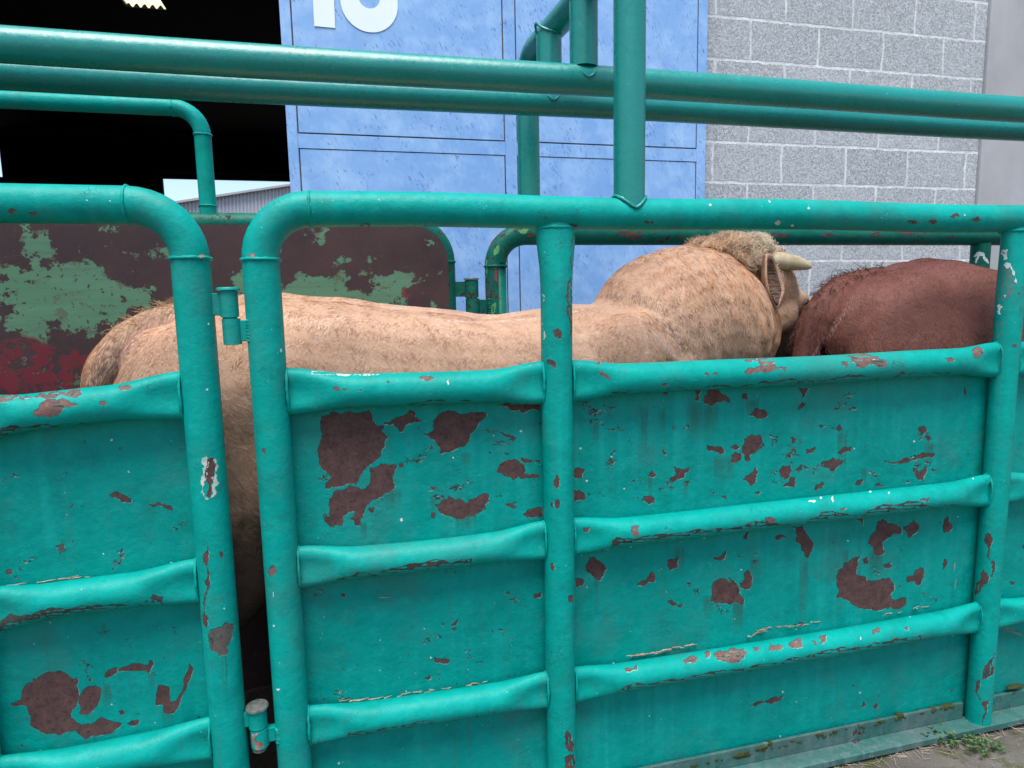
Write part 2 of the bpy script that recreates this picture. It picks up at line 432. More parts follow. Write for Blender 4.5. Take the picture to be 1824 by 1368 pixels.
for (px, py, sx, sz, a) in ((20, 630, .22, .07, .5), (130, 655, .15, .06, .4), (60, 680, .2, .06, .5), (728, 522, .035, .026, .62), (30, 640, .12, .05, .2)):
    q = at(px, py, .757); redf = g.math('ADD', redf, gauss(g, p, q.x, q.z, sx, sz, a))
redm = g.ramp(redf, .50, .62)
gcol = g.mix(g.noise(g.mapping(p, (3, 3, 20)), 2, 5), (.075, .19, .10), (.13, .28, .17)); gcol = g.mix(g.ramp(g.noise(g.mapping(p, (3, 1, 34), rot=(0, .05, 0)), 1.4, 7, .7), .54, .70, 0, .6), gcol, (.11, .10, .08))
pcol = g.mix(redm, gcol, g.mix(g.noise(p, 8, 4), (.14, .014, .020), (.20, .022, .034)))
redbare = g.math('MULTIPLY', g.ramp(redf, .60, .7), g.ramp(g.noise(p, 20, 9, .68), .50, .515))
grm = g.math('MAXIMUM', grm, g.ramp(redf, .62, .70)); grm = g.math('SUBTRACT', grm, redbare)
rn = g.noise(p, 5, 8, .65); rn2 = g.noise(p, 180, 3)
rcol = g.mix(g.ramp(rn, .35, .65), (.036, .020, .022), (.068, .034, .034))
sc = g.noise(g.mapping(p, (2.2, 1, 60), rot=(0, .16, 0)), 1.6, 5, .6)
rcol = g.mix(g.ramp(sc, .66, .72, 0, .35), rcol, (.17, .12, .10))
rcol = g.mix(g.ramp(rn2, .64, .7, 0, .4), rcol, (.10, .075, .07))
edge = g.math('MULTIPLY', g.ramp(fld, .54, .575), g.ramp(nz2, .56, .58))
rcol = g.mix(g.math('MULTIPLY', edge, .6), rcol, (.14, .22, .13))
col = g.mix(g.math('MAXIMUM', grm, 0.0), rcol, pcol)
g.out(col, .6, g.bump(rn2, .25, .0008, g.bump(grm, .5, .0008)), .4)
FARM = m

solid = thing('cattle_gate', 'rusty solid steel gate with flaking green and red paint, behind the tan bull', 'cattle gate', (-.9, FY, 0), 'panels of the cattle race')
SX = .349; ST = 1.779; SL = -2.6
pp = [(SL, FY, .02), (SL, FY, ST - .13)] + arc((SL + .13, FY, ST - .13), (-.13, 0, 0), (0, 0, .13)) + [(SL + .13 + (SX - .26 - SL) * i / 20, FY, ST) for i in range(1, 20)] + \
     arc((SX - .13, FY, ST - .13), (0, 0, .13), (.13, 0, 0)) + [(SX, FY, ST - .13 - (ST - .15) * i / 6) for i in range(1, 7)]
mb = MB().tube(pp, .041, up=(0, 1, 0), n=24); mb.ring((SX, FY, ST - .13), (0, 0, 1), .041, .004)
sframe = mb.build('frame', TEALF, solid)
# plate on the animals' side of the frame, with rounded corners
rc = .125; x0, x1, z0, z1 = SL + .01, SX + .008, .08, ST - .005
out = [(x0, z0), (x1, z0)] + [(x1 - rc + rc * math.cos(a), z1 - rc + rc * math.sin(a)) for a in [i / 10 * math.pi / 2 for i in range(11)]] + [(x0 + rc - rc * math.sin(a), z1 - rc + rc * math.cos(a)) for a in [i / 10 * math.pi / 2 for i in range(11)]]
n = len(out); vs = [(x, .7565, z) for x, z in out] + [(x, .7515, z) for x, z in out]
fs = [tuple(range(n)), tuple(reversed([n + i for i in range(n)]))] + [(i, n + i, n + (i + 1) % n, (i + 1) % n) for i in range(n)]
MB().add(vs, fs, False).build('plate', FARM, solid)
HR = .027
hx = -.4515; ht = 2.158; hb = .085
pp = [(-2.2, FY, ST + .02), (-2.2, FY, ht - hb)] + arc((-2.2 + hb, FY, ht - hb), (-hb, 0, 0), (0, 0, hb)) + [(-2.1 + (hx - hb + 2.1) * i / 10, FY, ht) for i in range(0, 10)] + \
     arc((hx - hb, FY, ht - hb), (0, 0, hb), (hb, 0, 0)) + [(hx, FY, ht - hb - .1), (hx, FY, ST + .03)]
mb = MB().tube(pp, HR, up=(0, 1, 0), n=20); mb.ring((hx, FY, ht - hb), (0, 0, 1), HR, .003); mb.ring((hx, FY, ST + .062), (0, 0, 1), HR, .003); mb.ring((hx - hb, FY, ht), (1, 0, 0), HR, .003)
hoop = mb.build('hoop', TEALP, solid)

fpan = thing('cattle_fence', 'green tube cattle fence with worn bare-steel corner, behind the neck of the tan bull', 'cattle fence', (2, FY, 0), 'panels of the cattle race')
FX = .545; FT = 1.752; FE = 4.4; fb = .12
pp = [(FX, FY, .02), (FX, FY, .6), (FX, FY, 1.2), (FX, FY, FT - fb)] + arc((FX + fb, FY, FT - fb), (-fb, 0, 0), (0, 0, fb)) + [(FX + fb + (FE - 2 * fb - FX) * i / 40, FY, FT) for i in range(1, 40)] + arc((FE - fb, FY, FT - fb), (0, 0, fb), (fb, 0, 0)) + [(FE, FY, .02)]
mb = MB().tube(pp, .0405, up=(0, 1, 0), n=24); mb.ring((FX, FY, FT - fb), (0, 0, 1), .0405, .0045)
fframe = mb.build('frame', TEALF, fpan)
fpost = MB().tube([(2.851, FY, z) for z in (.02, .5, 1, 1.5, 1.72)], .040, up=(1, 0, 0), n=24).build('post', TEALF, fpan)
for z in (1.20, .80, .40):
    rail(FX + .04, 2.81, z, z, FY, r=.04).build('rail', TEALF, fpan); rail(2.89, FE - .04, z, z, FY, r=.04).build('rail', TEALF, fpan)
plate(FX + .02, FE - .02, .05, 1.22, FY - .045).build('plate', TEALF, fpan)
hinge(solid, fpan, .449, FY - .01, 1.514, .026, .066, SX + .03, FX - .03, TEALF, TEALF, STEEL, .029)

# --- overhead frame: arches over the race carrying two long pipes
over = thing('overhead_frame', 'teal pipe arch over the race carrying two long overhead pipes', 'overhead pipe frame', (.71, .4, 0))
AX0, AX1, AZ, ab = .736, .684, 2.395, .10
YA, YB, ZA, ZB = .25, .50, 2.139, 2.146
def arch(x0, x1):
    a = (x0, 0.0); b = (x1, FY)
    d = Vector((x1 - x0, FY, 0)).normalized()
    pp = [(x0, 0, ZT + .012), (x0, 0, ZT + .2), (x0, 0, AZ - ab - .02)] + [Vector((x0, 0, AZ - ab)) + d * (ab * (1 - math.cos(t))) + Vector((0, 0, ab * math.sin(t))) for t in [i / 10 * math.pi / 2 for i in range(11)]]
    e = Vector((x1, FY, AZ - ab))
    pp += [e - d * (ab * (1 - math.sin(t))) + Vector((0, 0, ab * math.cos(t))) for t in [i / 10 * math.pi / 2 for i in range(11)]] + [(x1, FY, ZT + .3), (x1, FY, FT + .03)]
    mb = MB().tube(pp, .0415, up=(1, 0, 0), n=26)
    mb.ring((x0, 0, AZ - ab), (0, 0, 1), .042, .0045); mb.tube([Vector((x0 + .0425 * math.cos(a), .0425 * math.sin(a), ZT + .001 + math.sqrt(max(0, .0435 ** 2 - (.0425 * math.sin(a)) ** 2)))) for a in [i / 44 * 2 * math.pi for i in range(44)]], .0045, n=7, closed=True, lump=.002)
    return mb.build('arch', TEALO, over)
arches = [arch(AX0, AX1), arch(-1.65, -1.70), arch(3.75, 3.70)]
def stub(x, Y, zt, zb):
    mb = MB().tube([(x, Y, zb), (x, Y, zt)], .0415, up=(1, 0, 0), n=24)
    # saddle-shaped weld beads: the joint line of the stub with a pipe running along X / along Y
    pts = [Vector((x + .043 * math.cos(a), Y + .043 * math.sin(a), zb - .004 - .040 + math.sqrt(max(1e-6, .043 ** 2 - (.0425 * math.sin(a)) ** 2)) )) for a in [i / 40 * 2 * math.pi for i in range(40)]]
    mb.tube(pts, .0045, n=6, closed=True, lump=.002)
    pts = [Vector((x + .043 * math.cos(a), Y + .043 * math.sin(a), zt + .040 - math.sqrt(max(1e-6, .043 ** 2 - (.0425 * math.cos(a)) ** 2)) )) for a in [i / 40 * 2 * math.pi for i in range(40)]]
    mb.tube(pts, .0045, n=6, closed=True, lump=.002)
    return mb.build('stub', TEALO, over)
stub(.703, YA, AZ - .036, ZA + .036); stub(.675, YB, AZ - .036, ZB + .036)
for ax in (-1.67, 3.72): stub(ax, YA, AZ - .036, ZA + .036); stub(ax, YB, AZ - .036, ZB + .036)
for Y, Z in ((YA, ZA), (YB, ZB)):
    MB().tube([(-2.4 + 7.1 * i / 40, Y, Z + .003 * math.sin(i * .4)) for i in range(41)], .0425, up=(0, 0, 1), n=28).build('overhead_pipe', TEALO, over)

# ------------------------------------------------------------------ building behind: hall, block wall, pillar, sliding door
WY = 2.2
m, nt = mat('concrete_blocks'); g = G(nt); p = g.pos()
wob = g.noise(p, 9, 4, .6); wob2 = g.noise(p, 45, 3, .6)
vx = g.add('ShaderNodeSeparateXYZ'); g.l.new(p, vx.inputs[0])
cx = g.add('ShaderNodeCombineXYZ')
g.l.new(g.math('ADD', g.math('ADD', vx.outputs[0], .205), g.ramp(wob, .2, .8, -.011, .011)), cx.inputs[0])
g.l.new(g.math('ADD', g.math('ADD', vx.outputs[2], .019), g.math('ADD', g.ramp(wob, .8, .2, -.006, .006), g.ramp(wob2, .2, .8, -.004, .004))), cx.inputs[1])
br = g.add('ShaderNodeTexBrick'); g.l.new(cx.outputs[0], br.inputs['Vector'])
br.inputs['Scale'].default_value = 1; br.inputs['Brick Width'].default_value = .5; br.inputs['Row Height'].default_value = .25; br.inputs['Mortar Size'].default_value = .011
br.inputs['Mortar Smooth'].default_value = .6; br.inputs['Bias'].default_value = 0; br.offset = .5; br.squash = 1
br.inputs['Color1'].default_value = (.35, .358, .372, 1); br.inputs['Color2'].default_value = (.43, .438, .452, 1); br.inputs['Mortar'].default_value = (.62, .62, .62, 1)
spc = g.add('ShaderNodeTexVoronoi'); g.l.new(p, spc.inputs['Vector']); spc.inputs['Scale'].default_value = 125; sps = g.add('ShaderNodeSeparateColor'); g.l.new(spc.outputs['Color'], sps.inputs[0]); sp = g.math('ADD', g.math('MULTIPLY', sps.outputs[0], .75), g.math('MULTIPLY', g.noise(p, 40, 4, .7), .35)); sp2 = g.noise(p, 48, 3, .7)
col = g.mix(g.ramp(sp, .48, .85, .0, .7), br.outputs['Color'], (.60, .61, .64))
col = g.mix(g.ramp(sp, .40, .22, 0, .55), col, (.22, .225, .24))
sm = g.math('MULTIPLY', g.ramp(g.noise(p, 3.0, 6, .65), .56, .70), g.ramp(g.noise(g.mapping(p, (1, 1, 3)), 6, 5, .7), .45, .65))
col = g.mix(g.math('MULTIPLY', sm, .55), col, (.55, .57, .62))
col = g.mix(g.math('MULTIPLY', br.outputs['Fac'], g.ramp(g.noise(p, 2.6, 5, .6),   .34, .54, .15, .85)), col, g.mix(g.ramp(g.noise(p, 14, 5), .35, .6), (.52, .52, .54), (.76, .76, .76)))
hb_ = g.bump(sp, .9, .006, g.bump(g.math('SUBTRACT', 1.0, br.outputs['Fac']), .4, .004))
g.out(col, .95, hb_, .1); BLOCK = m
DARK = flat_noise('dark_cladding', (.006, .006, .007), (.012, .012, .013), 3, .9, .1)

hall = thing('hall', 'dark open hall behind the blue sliding door, with daylight at its far end', 'hall', (-3, 14, 0))
hx0, hx1, hy1, hz1 = -17.0, 11.0, 24.0, 8.6
OX0, OX1, OZ1 = -4.2, -.12, 4.6
# front wall above and left of the doorway
mb = MB(); mb.box((hx0, WY, 0), (OX0, WY + .2, hz1)); mb.box((OX0, WY, OZ1), (OX1, WY + .2, hz1)); mb.box((OX1, WY, 5.6), (hx1, WY + .2, hz1))
mb.build('front_wall', BLOCK, hall)
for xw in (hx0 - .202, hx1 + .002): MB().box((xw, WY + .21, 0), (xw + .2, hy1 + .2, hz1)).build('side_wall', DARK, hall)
# back wall with two openings
a = at(288, 317, hy1); wx0, wz1 = a.x, a.z; wx1 = 1.5; wz0 = 2.2
b = at(4.5, 315, hy1); sx1, sz0 = b.x, b.z; sx0 = sx1 - 2.2; sz1 = 7.6
mb = MB(); bw = lambda x0, x1, z0, z1: mb.box((x0, hy1, z0), (x1, hy1 + .2, z1))
bw(hx0, sx0, 0, hz1); bw(sx0, sx1, 0, sz0); bw(sx0, sx1, sz1, hz1); bw(sx1, wx0, 0, hz1); bw(wx0, wx1, 0, wz0); bw(wx0, wx1, wz1, hz1); bw(wx1, hx1, 0, hz1)
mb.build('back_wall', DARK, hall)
FR = flat_noise('dark_frame', (.05, .05, .05), (.08, .08, .08), 10)
mb = MB(); q = .10
mb.box((wx0 - q - .12, hy1 - .06, wz0 - .1), (wx0 - q - .05, hy1 - .01, wz1 + q + .12)); mb.box((wx0 - q - .05, hy1 - .06, wz1 + q + .05), (wx1 + q, hy1 - .01, wz1 + q + .12))
mb.build('window_frame', FR, hall)
# roof with one translucent sheet
rz = 7.5
c = [atz(x, y, rz) for x, y in ((222, -6), (282, -6), (283, 17), (226, 13))]
kx0, kx1 = min(c[0].x, c[3].x), max(c[1].x, c[2].x); ky0, ky1 = 12.0, (c[2].y + c[3].y) / 2
mb = MB(); rf = lambda x0, x1, y0, y1: mb.box((x0, y0, rz), (x1, y1, rz + .1))
rf(hx0, kx0, WY + .21, hy1 - .01); rf(kx1, hx1, WY + .21, hy1 - .01); rf(kx0, kx1, WY + .21, ky0); rf(kx0, kx1, ky1, hy1 - .01)
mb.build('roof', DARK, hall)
m, nt = mat('translucent_sheet'); g = G(nt); t = g.add('ShaderNodeBsdfTranslucent'); t.inputs[0].default_value = (.75, .62, .42, 1); o_ = g.add('ShaderNodeOutputMaterial'); nt.links.new(t.outputs[0], o_.inputs[0])
MB().sheet(lambda u, v: Vector((kx0 + (kx1 - kx0) * u, ky0 + (ky1 - ky0) * v, rz + .05 + .035 * math.sin(u * 5 * 2 * math.pi))), 80, 2).build('skylight', m, hall)

wall = MB().box((OX1, WY, 0), (4.40, WY + .2, 5.6)).build('block_wall', BLOCK); wall['_org'] = (0, 0, 0)
tag(wall, 'grey concrete block wall with pale mortar joints, right of the blue door', 'wall')
m, nt = mat('cast_concrete'); g = G(nt); p = g.pos()
n1 = g.noise(p, 2.5, 6, .6); n2 = g.noise(g.mapping(p, (8, 8, 1)), 1.2, 5, .6); n3 = g.noise(p, 120, 3)
col = g.mix(g.ramp(n1, .3, .7), (.33, .325, .335), (.42, .415, .425)); col = g.mix(g.ramp(n2, .55, .75, 0, .5), col, (.44, .44, .46))
g.out(col, .85, g.bump(n3, .3, .002), .2); CONC = m
plr = MB().box((4.403, WY - .025, 0), (5.5, WY + .4, 5.6), .008).build('concrete_pillar', CONC); tag(plr, 'smooth cast concrete pillar at the end of the block wall', 'pillar')

# blue door
m, nt = mat('blue_door_paint'); g = G(nt); p = g.pos()
n1 = g.noise(p, 2.2, 5, .6); col = g.mix(g.ramp(n1, .35, .65), (.18, .355, .66), (.235, .41, .71))
cl = g.noise(p, 7, 6, .65); col = g.mix(g.ramp(cl, .42, .66, 0, .7), col, (.37, .55, .80))
# splashes blown at a slant
d1 = g.noise(g.mapping(p, (95, 1, 24), rot=(0, .42, 0)), 1.0, 3, .6); d2 = g.noise(p, 6, 4, .7)
dm = g.math('MULTIPLY', g.ramp(d1, .57, .63), g.ramp(d2, .45, .62)); col = g.mix(g.math('MULTIPLY', dm, .8), col, (.06, .13, .34))
d3 = g.noise(g.mapping(p, (110, 1, 26), rot=(0, .46, 0), loc=(3, 0, 1)), 1.0, 2, .5); col = g.mix(g.ramp(d3, .70, .75, 0, .75), col, (.03, .055, .13))
d4 = g.noise(g.mapping(p, (60, 1, 6), rot=(0, .45, 0), loc=(1, 0, 6)), 1.0, 4, .6); col = g.mix(g.ramp(d4, .55, .75, 0, .25), col, (.10, .20, .52))
g.out(col, .45, g.bump(g.noise(p, 9, 3), .2, .004, g.bump(g.noise(p, 130, 3), .15, .001)), .4); BLUE = m
GROOVE = flat_noise('door_groove', (.03, .022, .022), (.17, .15, .17), 9)
door = thing('sliding_door', 'blue sliding steel door with white number 10, between dark hall and block wall', 'door', (.95, 2.1, 0))
DY = 2.1; dx0, dx1 = -.277, 2.183
MB().box((dx0 + .02, DY + .006, .1), (dx1 - .02, DY + .055, 4.4)).build('door_core', GROOVE, door)
seamx = [-.219, .9005, .966, 2.118]; rowz = [(.2, .92), (1.0, 2.328), (2.408, 3.42), (3.50, 4.3)]
colx = [(-.219, .905), (.982, 2.118)]
mb = MB(); gp = .0045
mb.box((dx0, DY - .002, .1), (colx[0][0] - gp, DY + .05, 4.4), .003); mb.box((colx[0][1] + gp, DY - .002, .1), (colx[1][0] - gp, DY + .005, 4.4), .002); mb.box((colx[1][1] + gp, DY - .002, .1), (dx1, DY + .05, 4.4), .003)
zr = [.1, .2, .92, 1.0, 2.328, 2.408, 3.42, 3.5, 4.3, 4.4]
for i in range(0, 10, 2):
    for (a, b) in colx: mb.box((a - gp + .0005, DY - .0012, zr[i] + gp * .45), (b + gp - .0005, DY + .005, zr[i + 1] - gp), .001)
mb.build('door_frame', BLUE, door)
pan = []
for (a, b) in colx:
    for (c0, c1) in rowz:
        pan.append(MB().sheet(lambda u, v: Vector((a + gp * .6 + (b - a - 1.2 * gp) * u, DY + .001 - .004 * math.sin(math.pi * u) * math.sin(math.pi * v) * .6, c0 + gp + (c1 - c0 - gp * 1.6) * v)), 16, 16).build('door_panel', BLUE, door))
# the painted number
def stad(cx, z0, z1, hw, r, n=16):
    pts = []
    for (ox, oz, a0) in ((hw - r, z1 - r, 0), (-hw + r, z1 - r, 90), (-hw + r, z0 + r, 180), (hw - r, z0 + r, 270)):
        pts += [(cx + ox + r * math.cos(math.radians(a0 + 90 * i / n)), oz + r * math.sin(math.radians(a0 + 90 * i / n))) for i in range(n + 1)]
    return pts
NB = 2.947; NT_ = 3.40
o1 = stad(.181, NB - .008, NT_, .149, .148); i1 = stad(.181, NB + .112, NT_ - .1, .056, .055)
n = len(o1); fy = DY - .0045
mb = MB().add([(x, fy, z) for x, z in o1] + [(x, fy, z) for x, z in i1], [(i, (i + 1) % n, n + (i + 1) % n, n + i) for i in range(n)], False)
mb.add([(x, fy, z) for x, z in ((-.108, NB + .002), (-.002, NB), (.004, NT_), (-.09, NT_), (-.19, NT_ - .09), (-.16, NT_ - .16), (-.105, NT_ - .12))], [tuple(range(7))], False)
m, nt = mat('white_number_paint'); g = G(nt); p = g.pos(); g.out(g.mix(g.noise(p, 6, 4), (.74, .80, .84), (.82, .87, .90)), .45, None, .4)
mb.build('number', m, door)

# warehouse seen through the hall
m, nt = mat('corrugated_grey'); g = G(nt); p = g.pos(); g.out(g.mix(g.noise(p, .6, 3), (.42, .42, .47), (.50, .50, .55)), .6, None, .3); CORR = m
p1, p2 = at(330, 361, 40), at(500, 335, 40); sl = (p2.z - p1.z) / (p2.x - p1.x)
ware = thing('warehouse', 'pale corrugated metal warehouse seen through the far opening of the hall', 'warehouse', (-5, 42, 0))
xa, xb, xr = -20.0, 2.0, 2.0
zt = lambda x: p1.z + sl * (x - p1.x)
MB().sheet(lambda u, v: Vector((xa + (xb - xa) * u, 40 + .05 * math.sin(u * 110 * 2 * math.pi), zt(xa + (xb - xa) * u) * v)), 880, 1).build('wall', CORR, ware)
MB().sheet(lambda u, v: Vector((xb + 22 * u, 40 + .05 * math.sin(u * 110 * 2 * math.pi), (zt(xb) - sl * 22 * u) * v)), 880, 1).build('wall', CORR, ware)
RF = flat_noise('grey_roof_sheet', (.33, .33, .36), (.40, .40, .43), 3)
mb = MB()
for (a, b) in ((xa - .3, xb), (xb, xb + 22.3)):
    za = zt(a) if a < xb else zt(xb); zb = zt(b) if b <= xb else zt(xb) - sl * 22.3
    mb.add([(a, 39.7, za), (b, 39.7, zb), (b, 62, zb), (a, 62, za), (a, 39.7, za + .12), (b, 39.7, zb + .12), (b, 62, zb + .12), (a, 62, za + .12)], [(0, 1, 5, 4), (4, 5, 6, 7), (3, 2, 1, 0), (0, 4, 7, 3), (1, 2, 6, 5)], False)
mb.build('roof', RF, ware)

# ------------------------------------------------------------------ ground
m, nt = mat('yard_concrete'); g = G(nt); p = g.pos()
n1 = g.noise(p, 3, 8, .65); n2 = g.noise(p, 24, 8, .7); n3 = g.noise(p, 150, 4, .7)
col = g.mix(g.ramp(n1, .35, .65), (.075, .068, .060), (.16, .145, .13)); col = g.mix(g.ramp(n2, .52, .68, 0, .8), col, (.055, .052, .035))
col = g.mix(g.ramp(g.noise(p, 7, 7, .7), .50, .60, 0, .85), col, (.05, .058, .018)); col = g.mix(g.ramp(n3, .6, .72, 0, .6), col, (.34, .31, .28))
g.out(col, .95, g.bump(n3, .8, .006, g.bump(n2, .6, .012)), .15); YARD = m
def gh(x, y):
    d = max(abs(x - 1.5) - 3, 0) + max(abs(y) - 1.5, 0)
    return 0.0 if d > 0 else .008 * noise.noise(Vector((x * 5, y * 5, 0))) - .006
gr = MB().sheet(lambda u, v: (lambda x, y: Vector((x, y, gh(x, y))))(-2 + 6 * u, -1.6 + 1.595 * v), 240, 64)
for (x0, x1, y0, y1) in ((-120, 120, -120, -1.6), (-120, 120, -.005, 120), (-120, -2, -1.6, -.005), (4, 120, -1.6, -.005)):
    gr.add([(x0, y0, -.006), (x1, y0, -.006), (x1, y1, -.006), (x0, y1, -.006)], [(0, 1, 2, 3)], False)
gro = gr.build('ground', YARD); gro['kind'] = 'structure'
m, nt = mat('dung_bedding'); g = G(nt); p = g.pos(); n1 = g.noise(p, 35, 8, .7); n2 = g.noise(p, 140, 4, .7)
col = g.mix(g.ramp(n1, .35, .65), (.022, .017, .013), (.05, .038, .027)); col = g.mix(g.ramp(n2, .66, .72, 0, .6), col, (.22, .17, .10))
g.out(col, .7, g.bump(n2, .8, .008, g.bump(n1, .8, .02)), .4)
bed = MB().sheet(lambda u, v: (lambda x, y: Vector((x, y, .015 + .10 * min(1, max(0, (y - .06) / .5)) + .035 * noise.noise(Vector((x * 9, y * 9, 2))) + .02 * noise.noise(Vector((x * 25, y * 25, 5))))))(-2.6 + 7 * u, .045 + .70 * v), 420, 44).build('lane_dirt', m)
tag(bed, kind='structure'); bed.name = 'lane_dirt'

# straw, moss, weeds
STRAW = flat_noise('straw', (.17, .12, .075), (.50, .42, .30), 26, .8)
mb = MB()
def wisp(c, L, r=.0011, flat=True, direc=None):
    a = random.uniform(0, 6.28); d = direc or Vector((math.cos(a), math.sin(a), 0 if flat else random.uniform(-.2, .5)))
    d = d.normalized(); s_ = Vector((-d.y, d.x, 0)) * random.uniform(-.25, .25)
    pts = [Vector(c) + d * (L * (t - .5)) + s_ * (L * (t - .5) ** 2) + Vector((0, 0, random.uniform(0, .002))) for t in (0, .33, .66, 1)]
    mb.tube(pts, [r, r, r * .9, r * .5], n=5)
def onground(px, py, dz=.004): q = atz(px, py, 0); return Vector((q.x, q.y, gh(q.x, q.y) + dz))
for _ in range(70): wisp(onground(random.gauss(1775, 26), random.gauss(1283, 13), random.uniform(.003, .02)), random.uniform(.02, .075), .0008, False)
for _ in range(45): wisp(onground(random.gauss(1697, 14), random.gauss(1284, 8), random.uniform(.012, .028)), random.uniform(.015, .04), .0008, False)
for _ in range(60):
    t = random.random(); wisp(onground(1470 + 300 * t + random.gauss(0, 10), 1372 - 68 * t + random.gauss(3, 4), .005), random.uniform(.015, .06), .0007)
for _ in range(40): wisp(onground(random.uniform(1500, 1824), random.uniform(1310, 1390), .004), random.uniform(.01, .05), .0006)
def ledge(pts, n, Y=.012, rise=.004):
    for _ in range(n):
        i = random.randrange(len(pts) - 1); t = random.random(); x = pts[i][0] + (pts[i + 1][0] - pts[i][0]) * t; y = pts[i][1] + (pts[i + 1][1] - pts[i][1]) * t
        q = at(x, y + random.uniform(-1.5, 2.0), Y + random.uniform(0, .015)); wisp(q, random.uniform(.008, .035), .0013, False, Vector((1, random.uniform(-.3, .3), random.uniform(-.12, .15))))
ledge([(20, 1364), (120, 1345), (200, 1325), (290, 1318)], 60, .02); ledge([(1120, 1168), (1160, 1165), (1200, 1155), (1240, 1148)], 40, .02); ledge([(1330, 1136), (1365, 1120), (1460, 1108)], 26, .02)
ledge([(610, 1250), (660, 1245), (760, 1232), (880, 1213)], 30, .02); ledge([(0, 1046), (80, 1035), (170, 1025)], 18, .02); ledge([(1560, 1098), (1650, 1080)], 8, .02)
wisp(at(686, 1065, .024), .03, .001, True, Vector((1, 0, -.05))); wisp(at(25, 330, -.0), .035, .0018, True, Vector((1, 0, .1)))
for (x, y) in ((1700, 1010), (1702, 1040)): wisp(at(x, y, .02), .03, .0012, True, Vector((.1, 0, 1)))
for dx in range(5): wisp(at(1790 + dx * 6, 1118 + dx * 3, .02), .05, .001, True, Vector((1, 0, random.uniform(-.6, .1))))
st_ = mb.build('straw', STRAW); tag(st_, kind='stuff')
MOSS = flat_noise('moss', (.022, .030, .008), (.06, .072, .018), 160, .95, .9, .004)
mb = MB()
for (px, py, w, h) in ((1320, 1342, 30, 13), (1355, 1330, 22, 9), (1370, 1322, 9, 5), (1458, 1305, 13, 5), (1485, 1300, 9, 5), (1602, 1273, 10, 7), (1660, 1263, 8, 6), (1683, 1258, 9, 7), (1235, 1360, 14, 6), (1275, 1350, 8, 4), (1410, 1316, 10, 3), (1808, 1222, 22, 4), (1530, 1291, 8, 3), (1565, 1282, 10, 3)) + tuple((1215 + 480 * t_, 1366 - 112 * t_ + random.uniform(-1, 1), random.uniform(3, 9), random.uniform(2, 4)) for t_ in [random.random() for _ in range(30)]):
    c = at(px, py + 1, .020); k = (c - CO).length / F
    ico = bmesh.new(); bmesh.ops.create_icosphere(ico, subdivisions=3, radius=1)
    vs = []
    for v in ico.verts:
        d = v.co * (1 + .35 * noise.noise(v.co * 3 + Vector((px, py, 0))) + .2 * noise.noise(v.co * 9))
        vs.append(c + Vector((d.x * w * k * .62, d.y * .010, d.z * h * k * .55)))
    ico.verts.index_update(); mb.add(vs, [[v.index for v in f.verts] for f in ico.faces]); ico.free()
mo = mb.build('moss', MOSS); tag(mo, kind='stuff')
LEAF = flat_noise('weed_leaf', (.035, .085, .024), (.07, .14, .045), 60, .6)
def leafquad(mb, c, L, d, up):
    d = d.normalized(); s_ = d.cross(up).normalized(); n_ = s_.cross(d)
    prof = [(0, .1), (.3, .36), (.6, .40), (.85, .25), (1, .02)]
    vs = []
    for t, w in prof:
        b = c + d * (L * t) + n_ * (L * .18 * math.sin(t * 2.6)); vs += [b - s_ * (L * w), b + n_ * (-L * .06), b + s_ * (L * w)]
    fs = []
    for i in range(4):
        for j in range(2): fs.append((i * 3 + j, i * 3 + j + 1, i * 3 + 4 + j, i * 3 + 3 + j))
    mb.add(vs, fs)
for wi, (spots, lab) in enumerate(((((1672, 1310, 26), (1655, 1318, 14), (1690, 1318, 16)), 'small green weed sprawling against the base of the cattle fence'), (((1722, 1330, 26), (1752, 1338, 20), (1770, 1332, 14), (1738, 1322, 14)), 'green weed in the yard corner, right of the other weed'))):
    base = onground(spots[0][0], spots[0][1]); w = thing('weed', lab, 'weed', base, 'weeds at the panel foot')
    lv = MB(); stm = lv
    for (px, py, rr) in spots:
        for _ in range(11):
            q = onground(px + random.gauss(0, rr * .6), py + random.gauss(4, rr * .22)); tip = q + Vector((random.gauss(0, .012), random.gauss(0, .008), random.uniform(.008, .035)))
            stm.tube([q, (q + tip) / 2 + Vector((random.gauss(0, .003), 0, 0)), tip], .0009, n=5)
            for k in range(4):
                a = random.uniform(0, 6.28); leafquad(lv, tip - Vector((0, 0, k * .004)), random.uniform(.006, .012), Vector((math.cos(a), math.sin(a), random.uniform(.0, .7))), Vector((0, 0, 1)))
    lv.build('leaves', LEAF, w)

